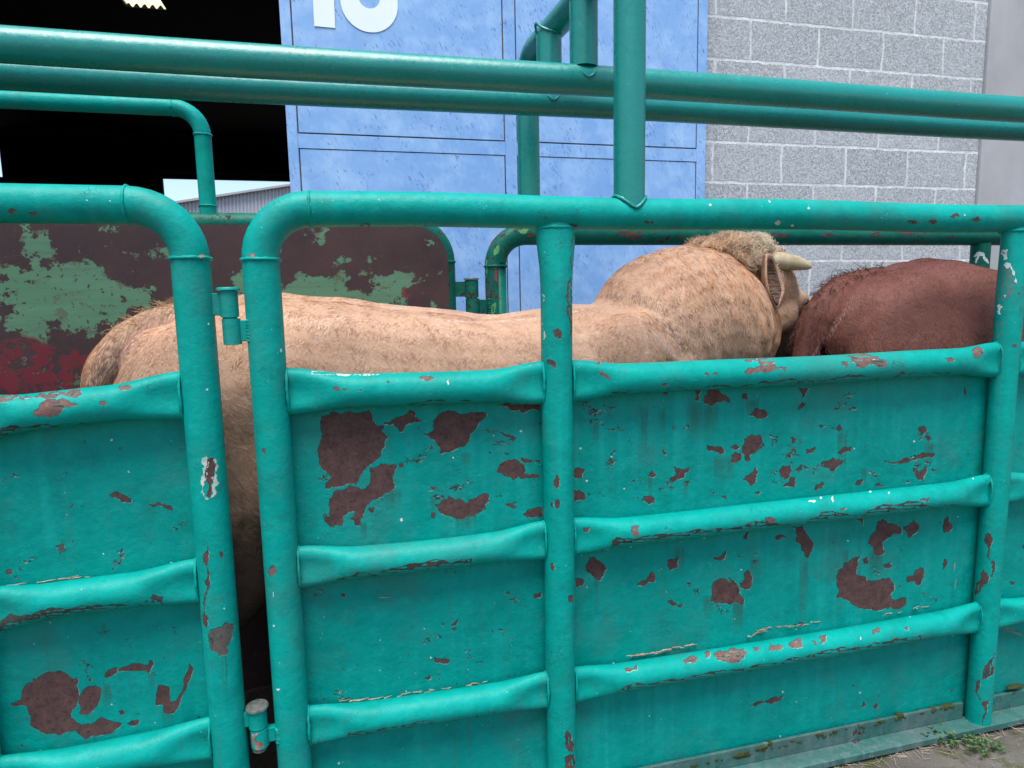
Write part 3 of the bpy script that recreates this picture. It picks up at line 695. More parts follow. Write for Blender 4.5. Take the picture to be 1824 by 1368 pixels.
#%%D0
# ------------------------------------------------------------------ peeled paint, traced patch by patch
W3 = (500, 640, 4.275); W5 = (600, 440, 2.942); W6 = (820, 640, 4.275); W2 = (1020, 600, 4.276); WR = (1300, 620, 3.8); W9 = (1204, 908, 2.942)
W8 = (600, 908, 2.942); W7 = (0, 1150, 4.343); WG = (0, 908, 2.942); W4 = (0, 440, 2.942); WP = (1680, 400, 5.7)
pL, pM, pR = plates
RINGM = flat_noise('rust_ring', (.05, .026, .024), (.12, .062, .054), 50)
for w, polys in ((W3, [
    [(315,435),(500,405),(670,390),(700,430),(715,480),(740,510),(790,512),(770,540),(818,598),(790,630),(790,670),(760,720),(755,745),(700,790),(665,812),(630,850),(600,900),(575,950),(530,945),(470,965),(430,975),(345,985),(340,950),(385,912),(380,890),(350,855),(310,830),(295,770),(290,720),(300,640),(305,540)],
    [(530,955),(575,975),(650,985),(685,945),(685,880),(680,825),(740,818),(800,797),(885,810),(855,880),(870,965),(835,1005),(780,1030),(740,1060),(680,1090),(640,1130),(640,1165),(610,1215),(615,1260),(580,1270),(560,1230),(510,1215),(560,1200),(565,1160),(520,1160),(480,1190),(480,1230),(470,1260),(380,1275),(335,1235),(335,1205),(380,1200),(375,1130),(370,1070),(400,1020),(460,1000)],
    [(865,460),(930,435),(985,385),(1020,400),(1020,440),(1085,465),(1020,475),(985,490),(950,500),(930,545),(905,555),(880,520),(860,490),(790,498),(790,485)],
    [(905,800),(925,790),(935,810),(915,830)],[(1150,1170),(1175,1170),(1170,1210),(1150,1205)],[(665,1135),(715,1130),(710,1165),(680,1160)],[(1175,1105),(1200,1100),(1195,1125)]]),
    (W5, [[(505,910),(535,880),(600,862),(700,868),(785,870),(770,900),(740,930),(700,975),(695,1020),(640,1050),(580,1075),(545,1090),(530,1040),(490,1000),(455,980),(500,970),(505,940)],
    [(850,830),(1000,812),(1065,818),(1065,840),(1010,850),(975,870),(960,850)]]),
    ((0, 0, 1), [[(782,911),(787,890),(798,889),(800,883),(820,890),(833,897),(850,887),(871,881),(867,895),(866,907),(855,911),(846,921),(832,920),(815,925),(800,918),(790,915)]]),
    (W6, [[(480,1180),(520,1145),(620,1130),(620,1200),(560,1200),(490,1190)],[(350,1105),(400,1105),(435,1130),(400,1135)],[(480,410),(530,350),(605,340),(605,385),(530,385)]]),
    (W8, [[(510,770),(540,780),(595,793),(560,808),(515,800)],[(455,880),(490,868),(490,885)],[(1035,445),(1070,435),(1065,460),(1035,465)],[(20,445),(45,445),(40,460)],[(600,605),(620,590),(640,575),(625,605)]])):
    for q in polys: patch(pL, q, win=w)
for q in ([(275,850),(310,790),(350,770),(430,765),(490,800),(495,840),(480,870),(540,875),(600,880),(600,905),(520,905),(440,890),(400,920),(330,890)], [(460,750),(520,765),(605,770),(605,795),(530,785),(470,775)], [(150,540),(280,540),(380,575),(425,600),(400,625),(330,580),(230,555)]):
    patch(pL, q, RUSTP if False else RUSTM, False, W6, .22)
for w, polys in ((W2, [
    [(1000,470),(1030,400),(1110,395),(1130,430),(1170,450),(1205,505),(1130,495),(1090,500),(1050,530),(1010,510)],[(1345,600),(1390,545),(1430,560),(1470,565),(1485,600),(1440,625),(1390,610)],
    [(1290,850),(1310,780),(1380,750),(1430,745),(1445,800),(1420,850),(1370,890),(1345,900),(1350,945),(1320,945),(1315,905),(1290,880)],[(1210,900),(1240,880),(1285,890),(1280,930),(1250,960),(1205,955)],
    [(1025,820),(1080,840),(1140,845),(1155,880),(1125,895),(1080,870),(1035,870)],[(1205,840),(1245,820),(1270,845),(1235,860)],[(740,1080),(790,1050),(770,990),(830,1010),(890,995),(885,1025),(850,1040),(845,1070),(800,1080),(760,1110),(740,1100)],
    [(850,1100),(890,1100),(870,1130)],[(580,1060),(610,1020),(640,1055),(600,1070)],[(530,1250),(555,1215),(600,1210),(625,1250),(580,1275)],[(1300,1090),(1350,1050),(1395,990),(1410,1030),(1390,1080),(1385,1120),(1360,1135),(1330,1100)],
    [(10,1050),(30,1000),(95,1010),(70,1050),(65,1080),(20,1075)],[(5,1260),(10,1170),(50,1170),(100,1220),(85,1245),(40,1240)],[(690,415),(735,410),(720,440),(695,440)],[(940,410),(985,405),(960,440),(955,490),(935,485)],[(1295,440),(1330,435),(1335,470),(1300,475)],
    [(685,880),(700,865),(718,890),(700,900)],[(270,940),(300,935),(315,960),(295,968)],[(1060,1190),(1085,1185),(1075,1205)],[(1390,1190),(1430,1185),(1415,1203)],[(1140,1220),(1165,1210),(1180,1240)]]),
    (WR, [[(460,265),(545,262),(515,300),(500,340),(485,300)],[(465,400),(490,370),(515,375),(500,400),(470,425)],[(410,610),(450,620),(425,645)],[(515,690),(545,690),(580,670),(540,710),(525,715)],[(730,710),(770,675),(830,670),(815,700),(760,720)],
    [(620,775),(660,765),(700,745),(740,755),(785,760),(760,785),(720,810),(700,835),(670,810),(640,800)],[(335,840),(360,800),(410,795),(425,830),(400,870),(375,890),(345,870)],[(365,940),(400,910),(420,875),(445,885),(435,940),(400,935)],[(445,825),(490,795),(490,820),(460,835)],
    [(575,960),(580,935),(625,905),(640,920),(610,940),(590,965)],[(850,920),(870,895),(905,895),(880,925),(855,930)],[(725,540),(745,520),(760,545),(745,565)],[(1275,545),(1325,535),(1330,570),(1300,600),(1290,570)],[(1320,605),(1350,595),(1365,615),(1345,630)],
    [(1245,810),(1270,820),(1290,840),(1330,800),(1325,850),(1315,900),(1275,890),(1255,850)],[(1355,740),(1365,720),(1390,715),(1370,740)],[(980,935),(1010,915),(1060,935)],[(1590,265),(1600,300),(1597,320),(1588,290)],[(1190,912),(1205,895),(1220,912)],
    [(1040,770),(1110,775),(1250,745),(1370,715),(1365,724),(1240,758),(1110,784)]]),
    (W9, [[(610,85),(665,85),(680,120),(695,140),(720,185),(705,225),(685,255),(660,210),(655,185),(630,165),(630,120)],[(520,150),(550,133),(580,145),(530,160)],[(945,50),(980,45),(980,80)],
    [(1010,180),(1020,140),(1050,115),(1060,65),(1090,50),(1120,75),(1170,90),(1185,125),(1120,145),(1080,170),(1085,205),(1095,220),(1080,235),(1040,235),(1035,200)],[(1195,90),(1225,80),(1245,50),(1275,85),(1265,115),(1240,130),(1220,150),(1210,120)],
    [(1400,85),(1425,35),(1435,70),(1450,85),(1430,115),(1405,120)],
    [(840,350),(880,310),(885,280),(930,255),(965,245),(955,290),(945,320),(950,345),(990,350),(1000,375),(1060,370),(1120,358),(1140,385),(1145,410),(1125,440),(1130,470),(1210,465),(1205,490),(1170,520),(1130,510),(1085,520),(1045,530),(1000,520),(960,515),(920,490),(890,470),(840,462),(860,430),(845,400)],
    [(980,265),(1010,245),(1005,285),(985,285)],[(1090,290),(1125,275),(1130,300),(1100,305)],[(1208,370),(1215,350),(1245,350),(1255,320),(1280,303),(1300,310),(1298,350),(1285,375),(1272,398),(1250,375),(1220,380)],[(1400,310),(1405,260),(1418,260),(1412,295)],
    [(190,420),(195,385),(215,370),(245,360),(270,370),(285,385),(320,390),(330,410),(330,440),(350,460),(355,495),(310,485),(260,490),(215,488),(185,480)],[(275,352),(290,370),(320,390),(300,390)],[(335,385),(360,370),(360,330),(375,318),(395,345),(395,400),(360,420),(340,405)],
    [(200,250),(240,240),(262,215),(258,250),(240,262),(205,262)],[(355,150),(370,120),(385,118),(370,155)],[(970,1035),(985,1005),(995,1025)],[(1035,1030),(1050,1015),(1060,1030),(1045,1045)],[(400,270),(425,268),(410,285)],[(620,605),(650,590),(675,605)],[(390,1028),(440,1015),(510,985),(565,970),(550,995),(480,1015)]]),
    (W8, [[(1310,325),(1305,300),(1325,250),(1350,250),(1390,280),(1415,310),(1400,340),(1380,370),(1360,360),(1320,330)],[(1252,405),(1252,362),(1297,370),(1290,395)],[(1575,400),(1600,375),(1640,345),(1655,325),(1665,375),(1630,380),(1610,400)],
    [(1735,265),(1765,262),(1790,250),(1785,300),(1745,320),(1735,290)],[(1735,480),(1755,470),(1780,495),(1760,505)],[(1785,505),(1815,490),(1800,515)]])):
    for q in polys: patch(pM, q, win=w)
for q in ([(1235,385),(1290,380),(1265,400)], [(1750,375),(1775,378),(1760,395)]): patch(pR, q, win=(1480, 1000, 3.718) if False else W9)
for q in ([(1815,190),(1850,185),(1850,210),(1822,205)],): patch(pR, q, win=W9)
patch(pR, [(1795,878),(1812,872),(1815,880),(1800,884)])
# rails of the long panel
for q in ([(1310,180),(1400,165),(1530,160),(1540,190),(1500,215),(1560,240),(1625,235),(1625,255),(1520,260),(1420,265),(1310,265),(1340,240),(1430,225),(1420,195),(1340,190)], [(200,270),(225,260),(290,305),(285,325),(240,300),(205,290)], [(1005,278),(1030,275),(1040,290),(1010,292)], [(1075,280),(1110,278),(1105,290)], [(175,205),(215,190),(210,212)], [(680,365),(730,362),(700,375)]): patch(rails['u', 1], q, RUSTP, True, W2, .25)
for q in ([(800,55),(900,35),(950,50),(1000,60),(1060,90),(1065,110),(960,115),(860,120),(830,95)], [(1640,15),(1660,0),(1710,5),(1715,40),(1690,55),(1660,65),(1645,40)], [(1460,70),(1490,65),(1520,75),(1500,92),(1475,90)], [(755,100),(800,95),(800,118),(770,118)]): patch(rails['u', 1], q, RUSTP, True, WR, .25)
for q in ([(1290,1035),(1310,1020),(1355,1015),(1340,1045)], [(745,1085),(790,1080),(770,1098)], [(240,1150),(270,1145),(320,1165),(260,1180)]): patch(rails['m', 1], q, RUSTP, True, WR, .2)
for q in ([(195,760),(220,740),(270,745),(300,725),(355,725),(372,750),(340,785),(280,800),(220,790)], [(150,750),(175,742),(172,775),(155,775)], [(490,690),(520,715),(560,715),(555,735),(490,740)], [(595,700),(660,680),(665,720),(600,720)], [(715,690),(735,695),(735,715)], [(755,665),(785,655),(785,690),(760,705)], [(1030,635),(1060,618),(1070,640),(1035,655)], [(1195,622),(1215,612),(1220,632)], [(40,795),(110,775),(100,800),(50,808)], [(405,720),(440,730),(420,740)]): patch(rails['l', 1], q, RUSTP, True, W9, .24)
for q in ([(1295,95),(1325,95),(1320,115),(1300,115)], [(1545,90),(1585,85),(1585,135),(1550,130)]): patch(rails['m', 1], q, RUSTP, True, W8, .2)
patch(rails['l', 1], [(1510,835),(1575,815),(1575,840),(1520,850)], RUSTP, True, W8, .2)
patch(rails['l', 0], [(455,1222),(640,1180),(560,1205),(490,1225)], GRIME, False, (480, 940, 3.197), .2)
for q in ([(435,685),(470,680),(510,685),(490,695),(445,693)], [(265,705),(275,708),(270,715)], [(0,740),(15,735),(15,748)]): patch(rails['u', 0], q, RUSTP, True, W5)
for q in ([(400,215),(450,212),(450,232),(410,232)], [(470,230),(510,228),(500,240)], [(580,236),(620,234),(600,242)], [(810,165),(830,175),(820,185)]): patch(rails['u', 0], q, RUSTP, True, W3)
patch(rails['m', 0], [(800,225),(850,212),(860,222),(815,235)], RUSTM, False, (480, 940, 3.197)); patch(rails['m', 0], [(895,205),(945,198),(940,215),(900,220)], RUSTM, False, (480, 940, 3.197))
# posts
for q in ([(1570,450),(1575,390),(1600,370),(1610,315),(1640,350),(1635,385),(1600,410),(1590,430)], [(1655,270),(1670,270),(1665,350),(1655,350)], [(1605,890),(1620,820),(1650,790),(1670,745),(1668,830),(1650,870),(1630,880)], [(1580,900),(1595,895),(1595,1000),(1580,960)], [(1600,1020),(1640,1000),(1630,1060),(1610,1130)], [(1635,120),(1650,130),(1645,260),(1635,250)]): patch(postR, q, RUSTM, True, W9, .2)
for q in ([(1215,455),(1240,450),(1238,480),(1218,485)], [(1195,1190),(1210,1160),(1225,1175),(1225,1210),(1245,1230),(1240,1265),(1215,1265),(1200,1230)], [(1195,1353),(1195,1305),(1240,1285),(1250,1320),(1240,1353)], [(1120,285),(1135,280),(1135,320),(1125,315)]): patch(postM, q, RUSTM, True, W8, .18)
for q in ([(712,930),(735,880),(752,900),(755,950),(738,985),(715,955)], [(725,1075),(745,1065),(760,1090),(745,1140),(728,1120)], [(692,1090),(708,1100),(705,1130),(695,1120)], [(660,10),(690,5),(730,40),(730,70),(700,45),(665,35)]): patch(postM, q, RUSTM, True, W6, .18)
patch(postM, [(1018,432),(1024,415),(1023,470),(1020,540),(1013,600),(1011,560),(1015,500)], RUSTP, True)
patch(postM, [(959,500),(964,495),(966,540),(971,590),(968,625),(963,570)], SCRAPE, False, None, .25)
patch(postM, [(985,590),(995,585),(998,605),(988,600)], RUSTM, True, None, .25)
for q in ([(1410,310),(1430,290),(1448,310),(1435,345),(1415,345)],): patch(topframe, q, RUSTP, True, WG)
for q in ([(1380,1055),(1392,1060),(1390,1080),(1378,1075)],): patch(topframe, q, GRIME, True, W4)
for q in ([(1300,35),(1330,30),(1335,50),(1305,48)],): patch(topframe, q, PINK, False, W4)
for (x, y) in ((1700, 385), (1740, 392), (1625, 396), (1020, 402), (1155, 396), (650, 402), (1660, 395)): patch(topframe, [(x - 9, y), (x - 3, y - 4), (x + 8, y - 3), (x + 9, y + 1), (x, y + 3)], RUSTM, False, None, .3)
for (x, y, s) in ((1385, 396, 5), (1412, 400, 4), (675, 356, 2), (1265, 365, 3), (1370, 358, 3), (1440, 370, 3), (1718, 383, 2)): patch(topframe, [(x - s, y), (x, y - s * .8), (x + s, y + s * .4), (x, y + s)], SCRAPE, False, None, .3)
for q in ([(580,300),(600,255),(650,250),(655,340),(620,360),(610,310)], [(620,420),(640,380),(690,400),(720,470),(745,560),(745,600),(720,580),(700,490),(680,430),(640,445)], [(615,715),(640,712),(635,740),(620,735)], [(545,830),(580,805),(605,840),(580,870),(585,915),(560,905),(560,860)]): patch(postR, q, WHITE, False, WP, .25)
WORN = flat_noise('worn_grey_green', (.05, .15, .14), (.10, .22, .20), 60)
put(postR, [Vector((1680 + x / 5.7, 400 + y / 5.7)) for x, y in fractal([(545,500),(600,430),(680,450),(715,560),(720,700),(640,760),(560,780),(545,640)], .12, 12)], WORN, .0003)
put(postR, [Vector((1680 + x / 5.7, 400 + y / 5.7)) for x, y in fractal([(500,1000),(560,980),(610,990),(600,1060),(560,1150),(490,1160)], .12, 12)], WORN, .0003)
for q in ([(760,690),(785,685),(785,710),(765,710)], [(780,830),(792,825),(788,880),(780,880)], [(690,1215),(750,1215),(745,1240),(700,1238)]): patch(postR, q, GRIME, False, WP)
patch(fpost, [(310,330),(365,270),(420,295),(465,390),(455,400),(405,320),(370,315),(335,395),(325,380),(350,320)], WHITE, False, WP, .18)
# the gate
for q in ([(170,400),(180,340),(215,295),(255,285),(260,250),(280,262),(340,220),(430,205),(460,195),(500,210),(540,240),(575,265),(600,245),(608,275),(590,305),(610,370),(610,420),(590,470),(545,525),(555,560),(590,590),(640,620),(680,605),(710,610),(750,580),(795,555),(850,580),(945,600),(920,635),(860,680),(780,690),(700,700),(665,728),(620,690),(580,655),(520,665),(470,690),(420,680),(360,685),(290,650),(235,615),(240,550),(220,500),(205,465),(160,460),(90,462),(90,450),(160,425)],
    [(615,400),(650,340),(690,315),(740,310),(785,330),(775,400),(760,450),(720,500),(670,535),(615,525),(630,490),(610,450)],[(810,240),(820,210),(870,180),(910,172),(900,210),(850,240),(825,250)],[(920,200),(925,180),(1020,140),(1080,138),(1120,155),(1150,150),(1155,120),(1185,120),(1185,150),(1165,180),(1155,215),(1120,190),(1020,195)],
    [(1225,310),(1310,320),(1310,380),(1320,435),(1360,430),(1400,370),(1425,310),(1425,250),(1450,210),(1465,140),(1495,180),(1480,240),(1440,340),(1400,410),(1360,500),(1340,525),(1270,515),(1265,460),(1210,460),(1210,390)],[(985,605),(1020,580),(1075,575),(1075,600),(1030,620)],[(920,510),(950,500),(970,525),(940,540)]): patch(gplate, q, win=W7, amp=.10)
for i in range(5):
    r0 = 34 - i * 6.5; put(gplate, [Vector((92 + (r0 + 1.2 * math.sin(a * 5 + i)) * math.cos(a) * .98, 1237 + r0 * math.sin(a) * .92)) for a in [j / 30 * 5.2 + i for j in range(31)]] + [Vector((92 + (r0 - .9) * math.cos(a) * .98, 1237 + (r0 - .9) * math.sin(a) * .92)) for a in [j / 30 * 5.2 + i for j in range(30, -1, -1)]], RINGM, .0009, 20)
for q in ([(570,1300),(600,1285),(650,1300),(690,1320),(690,1335),(600,1310)], [(780,1350),(830,1340),(850,1350),(900,1360),(905,1385),(860,1365),(800,1362)]): patch(gplate, q, win=W4)
for q in ([(30,320),(60,310),(65,330),(40,340)], [(70,350),(90,348),(85,362)], [(630,235),(655,230),(640,248)], [(305,190),(335,185),(340,205),(315,235)]): patch(gplate, q, GRIME, True, WG)
for q in ([(1090,180),(1095,260),(1095,340),(1085,420),(1075,480),(1070,540),(1090,600),(1085,620),(1065,580),(1065,490),(1075,380),(1088,300)], [(1155,220),(1168,225),(1165,250),(1153,245)]): patch(gframe, q, RUSTM, True, WG)
patch(gframe, [(1100,640),(1140,620),(1190,590),(1220,600),(1215,650),(1200,700),(1195,750),(1150,765),(1110,735),(1095,690)], GRIME, True, WG)
patch(gframe, [(1085,1110),(1120,1105),(1122,1180),(1105,1240),(1090,1310),(1080,1300),(1090,1240),(1075,1180)], RUSTM, False, W4)
for q in ([(1060,1105),(1085,1100),(1080,1180),(1068,1230),(1060,1270),(1095,1320),(1112,1300),(1115,1240),(1128,1180),(1122,1110),(1132,1110),(1138,1200),(1125,1260),(1120,1310),(1080,1325),(1062,1285),(1058,1200)],): patch(gframe, q, SCRAPE, False, W4, .3)
patch(gframe, [(1040,45),(1060,35),(1075,50),(1050,58)], PINK, False, W4)
for q in ([(40,1115),(70,1090),(90,1110),(60,1120)], [(150,1115),(190,1110),(200,1130),(165,1132)]): patch(gframe, q, RUSTP, True, (0, 0, 2.942))
GU = grails[1]
for q in ([(170,870),(210,825),(270,800),(330,790),(370,815),(410,825),(330,850),(300,880),(230,885)], [(520,810),(555,810),(540,835)], [(0,790),(60,775),(300,757),(420,750),(430,770),(330,775),(150,790),(40,810),(0,815)], [(620,740),(690,732),(680,742),(630,750)]): patch(GU, q, RUSTP, True, W4, .22)
patch(GU, [(530,925),(580,918),(630,930),(560,935)], SCRAPE, False, W4)
# bare scraped tops of the upper rails, where the animals rub
def strip(o, pts, th, m, step=7, amp=.6):
    top = []; bot = []
    for i in range(len(pts) - 1):
        a, b = Vector(pts[i]), Vector(pts[i + 1]); k = max(2, int((b - a).length / step))
        for j in range(k):
            q = a + (b - a) * (j / k); hgt = th * max(.04, .5 + amp * noise.noise(Vector((q.x * .035, q.y * .1, 9))) + .5 * noise.noise(Vector((q.x * .16, q.y, 3))))
            top.append(q + Vector((0, -3))); bot.append(q + Vector((0, hgt)))
    put(o, fractal([(v.x, v.y) for v in top + bot[::-1]], .10, 3), m, .0004, 6)
strip(rails['u', 1], [(1120, 640), (1200, 638), (1300, 634), (1450, 628), (1600, 619), (1760, 604)], 7, SCRAPE)
strip(rails['u', 1], [(1290, 634), (1450, 628), (1600, 619), (1740, 608)], 4.5, RUSTP)
strip(rails['u', 0], [(555, 664), (640, 666), (720, 663), (820, 657), (930, 648)], 5, SCRAPE)
strip(GU, [(0, 702), (100, 697), (150, 694)], 6, RUSTP)
# underside grime, laid on thicker and darker as painted shade
GRIME_SHADE = flat_noise('grime_and_shade', (.020, .034, .030), (.062, .064, .056), 70)
def under(o, pts, th, m=GRIME_SHADE):
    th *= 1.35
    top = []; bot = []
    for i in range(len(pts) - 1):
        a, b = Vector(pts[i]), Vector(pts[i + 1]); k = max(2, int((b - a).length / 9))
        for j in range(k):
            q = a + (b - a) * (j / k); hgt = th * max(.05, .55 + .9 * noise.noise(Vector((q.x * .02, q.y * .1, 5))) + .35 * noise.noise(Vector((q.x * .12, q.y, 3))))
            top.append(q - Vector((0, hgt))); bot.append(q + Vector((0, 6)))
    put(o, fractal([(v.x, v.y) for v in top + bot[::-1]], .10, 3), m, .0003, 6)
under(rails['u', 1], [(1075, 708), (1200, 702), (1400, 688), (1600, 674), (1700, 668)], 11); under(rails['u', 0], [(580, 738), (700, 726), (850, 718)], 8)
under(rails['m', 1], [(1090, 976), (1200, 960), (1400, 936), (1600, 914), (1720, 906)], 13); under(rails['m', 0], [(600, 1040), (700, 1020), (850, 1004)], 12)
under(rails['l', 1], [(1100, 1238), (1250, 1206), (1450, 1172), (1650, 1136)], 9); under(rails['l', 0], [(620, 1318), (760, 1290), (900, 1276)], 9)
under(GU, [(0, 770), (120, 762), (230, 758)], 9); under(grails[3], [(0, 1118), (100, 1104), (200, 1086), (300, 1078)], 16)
for (x, y, w, h) in ((590, 700, 8, 0),): pass
# white spots and paint drips
for o, x, y, s, t in ((rails['u', 0], 798, 682, 3.2, 7), (pL, 715, 926, 5, 5), (pL, 928, 768, 4, 3), (rails['m', 1], 1447, 893, 11, 3), (rails['m', 1], 1483, 890, 3, 8), (rails['m', 1], 1462, 887, 3, 3), (rails['m', 1], 1550, 876, 4, 2), (rails['m', 1], 1583, 878, 2, 3), (rails['m', 1], 1733, 853, 2, 2), (gframe, 371, 577, 2.5, 3), (gframe, 369, 694, 3, 3), (topframe, 500, 625, 3, 6), (topframe, 488, 1115, 3, 3), (gframe, 399, 1084, 2.5, 2.5), (topframe, 487, 1060, 1.6, 8), (topframe, 496, 1228, 5, 2.5), (gframe, 155, 357, 2, 2), (gframe, 196, 358, 2, 2), (rails['l', 1], 1533, 1137, 1.5, 4), (rails['l', 1], 1621, 1098, 1.6, 2.4)):
    s *= .7; t *= .75; patch(o, [(x - s, y), (x - s * .4, y - t * .8), (x + s * .5, y - t), (x + s, y + t * .2), (x + s * .1, y + t)], WHITE, False, None, .22)
patch(gframe, [(352, 1083), (360, 1070), (363, 1090), (357, 1110)], SCRAPE, False, None, .3) if False else None
# far panels
for q in ([(730,320),(800,190),(880,170),(960,180),(960,230),(900,270),(855,320),(850,370),(800,430),(770,460),(735,430),(740,380)], [(690,800),(720,760),(780,745),(825,760),(825,790),(845,830),(860,890),(835,940),(790,940),(770,975),(730,950),(690,900)], [(715,1020),(790,1005),(840,1000),(830,1030),(770,1045),(730,1120),(690,1140),(715,1070)], [(1230,220),(1290,200),(1300,270),(1260,260)]): patch(fframe, q, RUSTM, False, (740, 380, 6.218), .18)
for q in ([(720,520),(790,510),(800,600),(795,690),(750,750),(720,720),(740,640)], [(870,400),(940,345),(930,400),(880,470),(865,450)], [(820,1130),(880,980),(895,1000),(885,1060),(860,1120)], [(1140,185),(1260,180),(1230,220),(1160,220)]): patch(fframe, q, GREENP, False, (740, 380, 6.218), .18)
patch(fframe, [(880,600),(900,580),(905,660),(905,770),(885,740),(880,680)], REDP, False, (740, 380, 6.218), .12)
for (x, y, w, h) in ((1385, 418, 40, 7), (1480, 417, 30, 4), (1245, 422, 16, 4), (1120, 416, 48, 12), (1560, 418, 20, 5), (1620, 416, 40, 6), (1210, 424, 12, 3), (1700, 422, 24, 4)): patch(fframe, [(x - w * .5, y), (x - w * .2, y - h * .6), (x + w * .4, y - h * .5), (x + w * .5, y + h * .3), (x, y + h * .6)], RUSTM, False, None, .3)
patch(k2, [(362,945),(420,950),(470,965),(480,1010),(450,1030),(470,1080),(530,1100),(545,1170),(480,1205),(400,1200),(370,1160)], PINK, False, (380, 1140, 6), .15)
# rust running down under the patches
for (x, y, w, L) in ((648, 938, 14, 26), (830, 924, 40, 22), (1158, 855, 8, 34), (1250, 725, 60, 50), (1290, 820, 40, 36), (1220, 866, 12, 22), (1432, 992, 16, 95), (1315, 1076, 22, 45), (1262, 1070, 20, 30), (1345, 1000, 22, 40), (1560, 990, 26, 34), (1539, 842, 12, 24), (1655, 796, 22, 30), (1500, 770, 20, 60), (1062, 1030, 10, 50), (1210, 980, 18, 40), (190, 1224, 16, 34), (270, 1200, 14, 26), (300, 1270, 22, 26), (170, 1310, 10, 26), (402, 1166, 14, 60), (700, 880, 30, 26), (1148, 730, 14, 60), (1180, 735, 14, 40), (780, 890, 30, 20), (1085, 640, 8, 26), (1505, 990, 12, 30), (1340, 720, 24, 26), (112, 970, 8, 22), (185, 1118, 8, 20), (830, 815, 20, 20), (1060, 760, 14, 30)):
    for o in (gplate if x < 380 else (gframe if x < 430 else (pL if x < 990 else pM)),): streak(o, x, y, w, L)
# crow's-foot cracks where the paint is about to flake
def crowfoot(o, x, y, s):
    for _ in range(random.randint(3, 6)):
        a = random.uniform(0, 6.28); L = s * random.uniform(.5, 1.35); ex, ey = x + math.cos(a) * L, y + math.sin(a) * L * .6; w = random.uniform(.7, 1.5)
        px_, py_ = -math.sin(a) * w, math.cos(a) * w
        put(o, [Vector(p) for p in fractal([(x + px_, y + py_), ((x + ex) / 2 + px_ + random.uniform(-2, 2), (y + ey) / 2 + py_), (ex, ey), ((x + ex) / 2 - px_ * .3, (y + ey) / 2 - py_ * .3)], .2, 3)], RUSTM if random.random() < .5 else DKP, .0005, 30)
        if random.random() < .6: put(o, [Vector((p.x + 1, p.y + 1.6)) for p in fractal([(x + px_, y + py_), (ex, ey), (x - px_, y - py_)], .2, 4)], RIM, .0003, 30)
DKP = flat_noise('dark_crack', (.008, .03, .028), (.02, .05, .045), 80)
for (x, y, s, n) in ((1055, 735, 22, 9), (1095, 760, 14, 4), (1208, 760, 12, 3), (1085, 820, 16, 4), (1180, 870, 12, 3), (1370, 790, 20, 4), (1500, 715, 20, 4), (1480, 760, 14, 2), (1410, 800, 18, 5), (1395, 850, 16, 5), (1430, 830, 18, 3), (1650, 830, 18, 4), (1640, 780, 12, 3), (1560, 845, 14, 2), (1300, 940, 12, 3), (1240, 1045, 14, 3), (1340, 995, 14, 3), (1650, 1060, 10, 2), (1560, 1010, 12, 2), (1295, 1085, 14, 4)):
    for _ in range(n): crowfoot(pM, x + random.gauss(0, s * .7), y + random.gauss(0, s * .5), s * .6)
for (x, y, s, n) in ((745, 815, 20, 5), (800, 870, 22, 7), (575, 850, 14, 3), (580, 920, 12, 2), (860, 900, 18, 4), (900, 800, 20, 3), (770, 1140, 14, 3), (805, 1110, 12, 2), (850, 1170, 16, 3), (600, 1235, 14, 3), (575, 1060, 12, 2), (920, 1065, 14, 3), (890, 1120, 10, 2)):
    for _ in range(n): crowfoot(pL, x + random.gauss(0, s * .7), y + random.gauss(0, s * .5), s * .6)
for (x, y, s, n) in ((215, 992, 16, 5), (110, 975, 10, 2), (45, 1003, 12, 3), (165, 1195, 14, 4), (280, 1250, 12, 3), (185, 1125, 9, 2), (310, 1120, 8, 2), (20, 855, 14, 2), (320, 940, 12, 3), (40, 1330, 8, 2), (130, 900, 10, 2)):
    for _ in range(n): crowfoot(gplate, x + random.gauss(0, s * .7), y + random.gauss(0, s * .5), s * .6)
# loose tiny chips over everything
for _ in range(280):
    x, y = random.uniform(10, 1815), random.uniform(560, 1360); o = gplate if x < 360 else (pL if 520 < x < 970 else pM if 1025 < x < 1740 else None)
    if o is None: continue
    s = random.choice((1.2, 1.5, 1.8, 2.4)); put(o, [Vector(p) for p in fractal([(x - s, y), (x, y - s), (x + s, y + s * .3), (x, y + s)], .25, 1.5)], random.choice((RUSTM, RUSTM, WHITE, SCRAPE, DKP)), .0005, 30)

# long scratches on the blue door
SCR = flat_noise('door_scratch', (.05, .09, .24), (.10, .15, .32), 40)
def scratch(o, pts, w):
    a = [Vector(p) for p in pts]; put(o, [q + Vector((0, -w)) for q in a] + [q + Vector((0, w)) for q in reversed(a)], SCR, .0004, 40)
for i, pts, w in ((6, [(1092, 436), (1100, 428), (1112, 424), (1125, 422)], .9), (6, [(1020, 418), (1040, 419), (1065, 420)], .5), (2, [(806, 430), (830, 431), (850, 433)], .6), (2, [(808, 455), (835, 453), (858, 454)], .6), (2, [(742, 305), (746, 322), (760, 332), (778, 336)], .7), (6, [(1040, 228), (1034, 250), (1020, 262)], .5), (6, [(1075, 461), (1090, 464), (1100, 465)], .6), (5, [(1215, 150), (1225, 170), (1232, 178)], .7), (2, [(652, 325), (654, 332), (655, 336)], 1.2), (1, [(843, 241), (848, 236)], 1.8), (1, [(858, 238), (864, 248)], 1.4)):
    scratch(pan[i], pts, w)
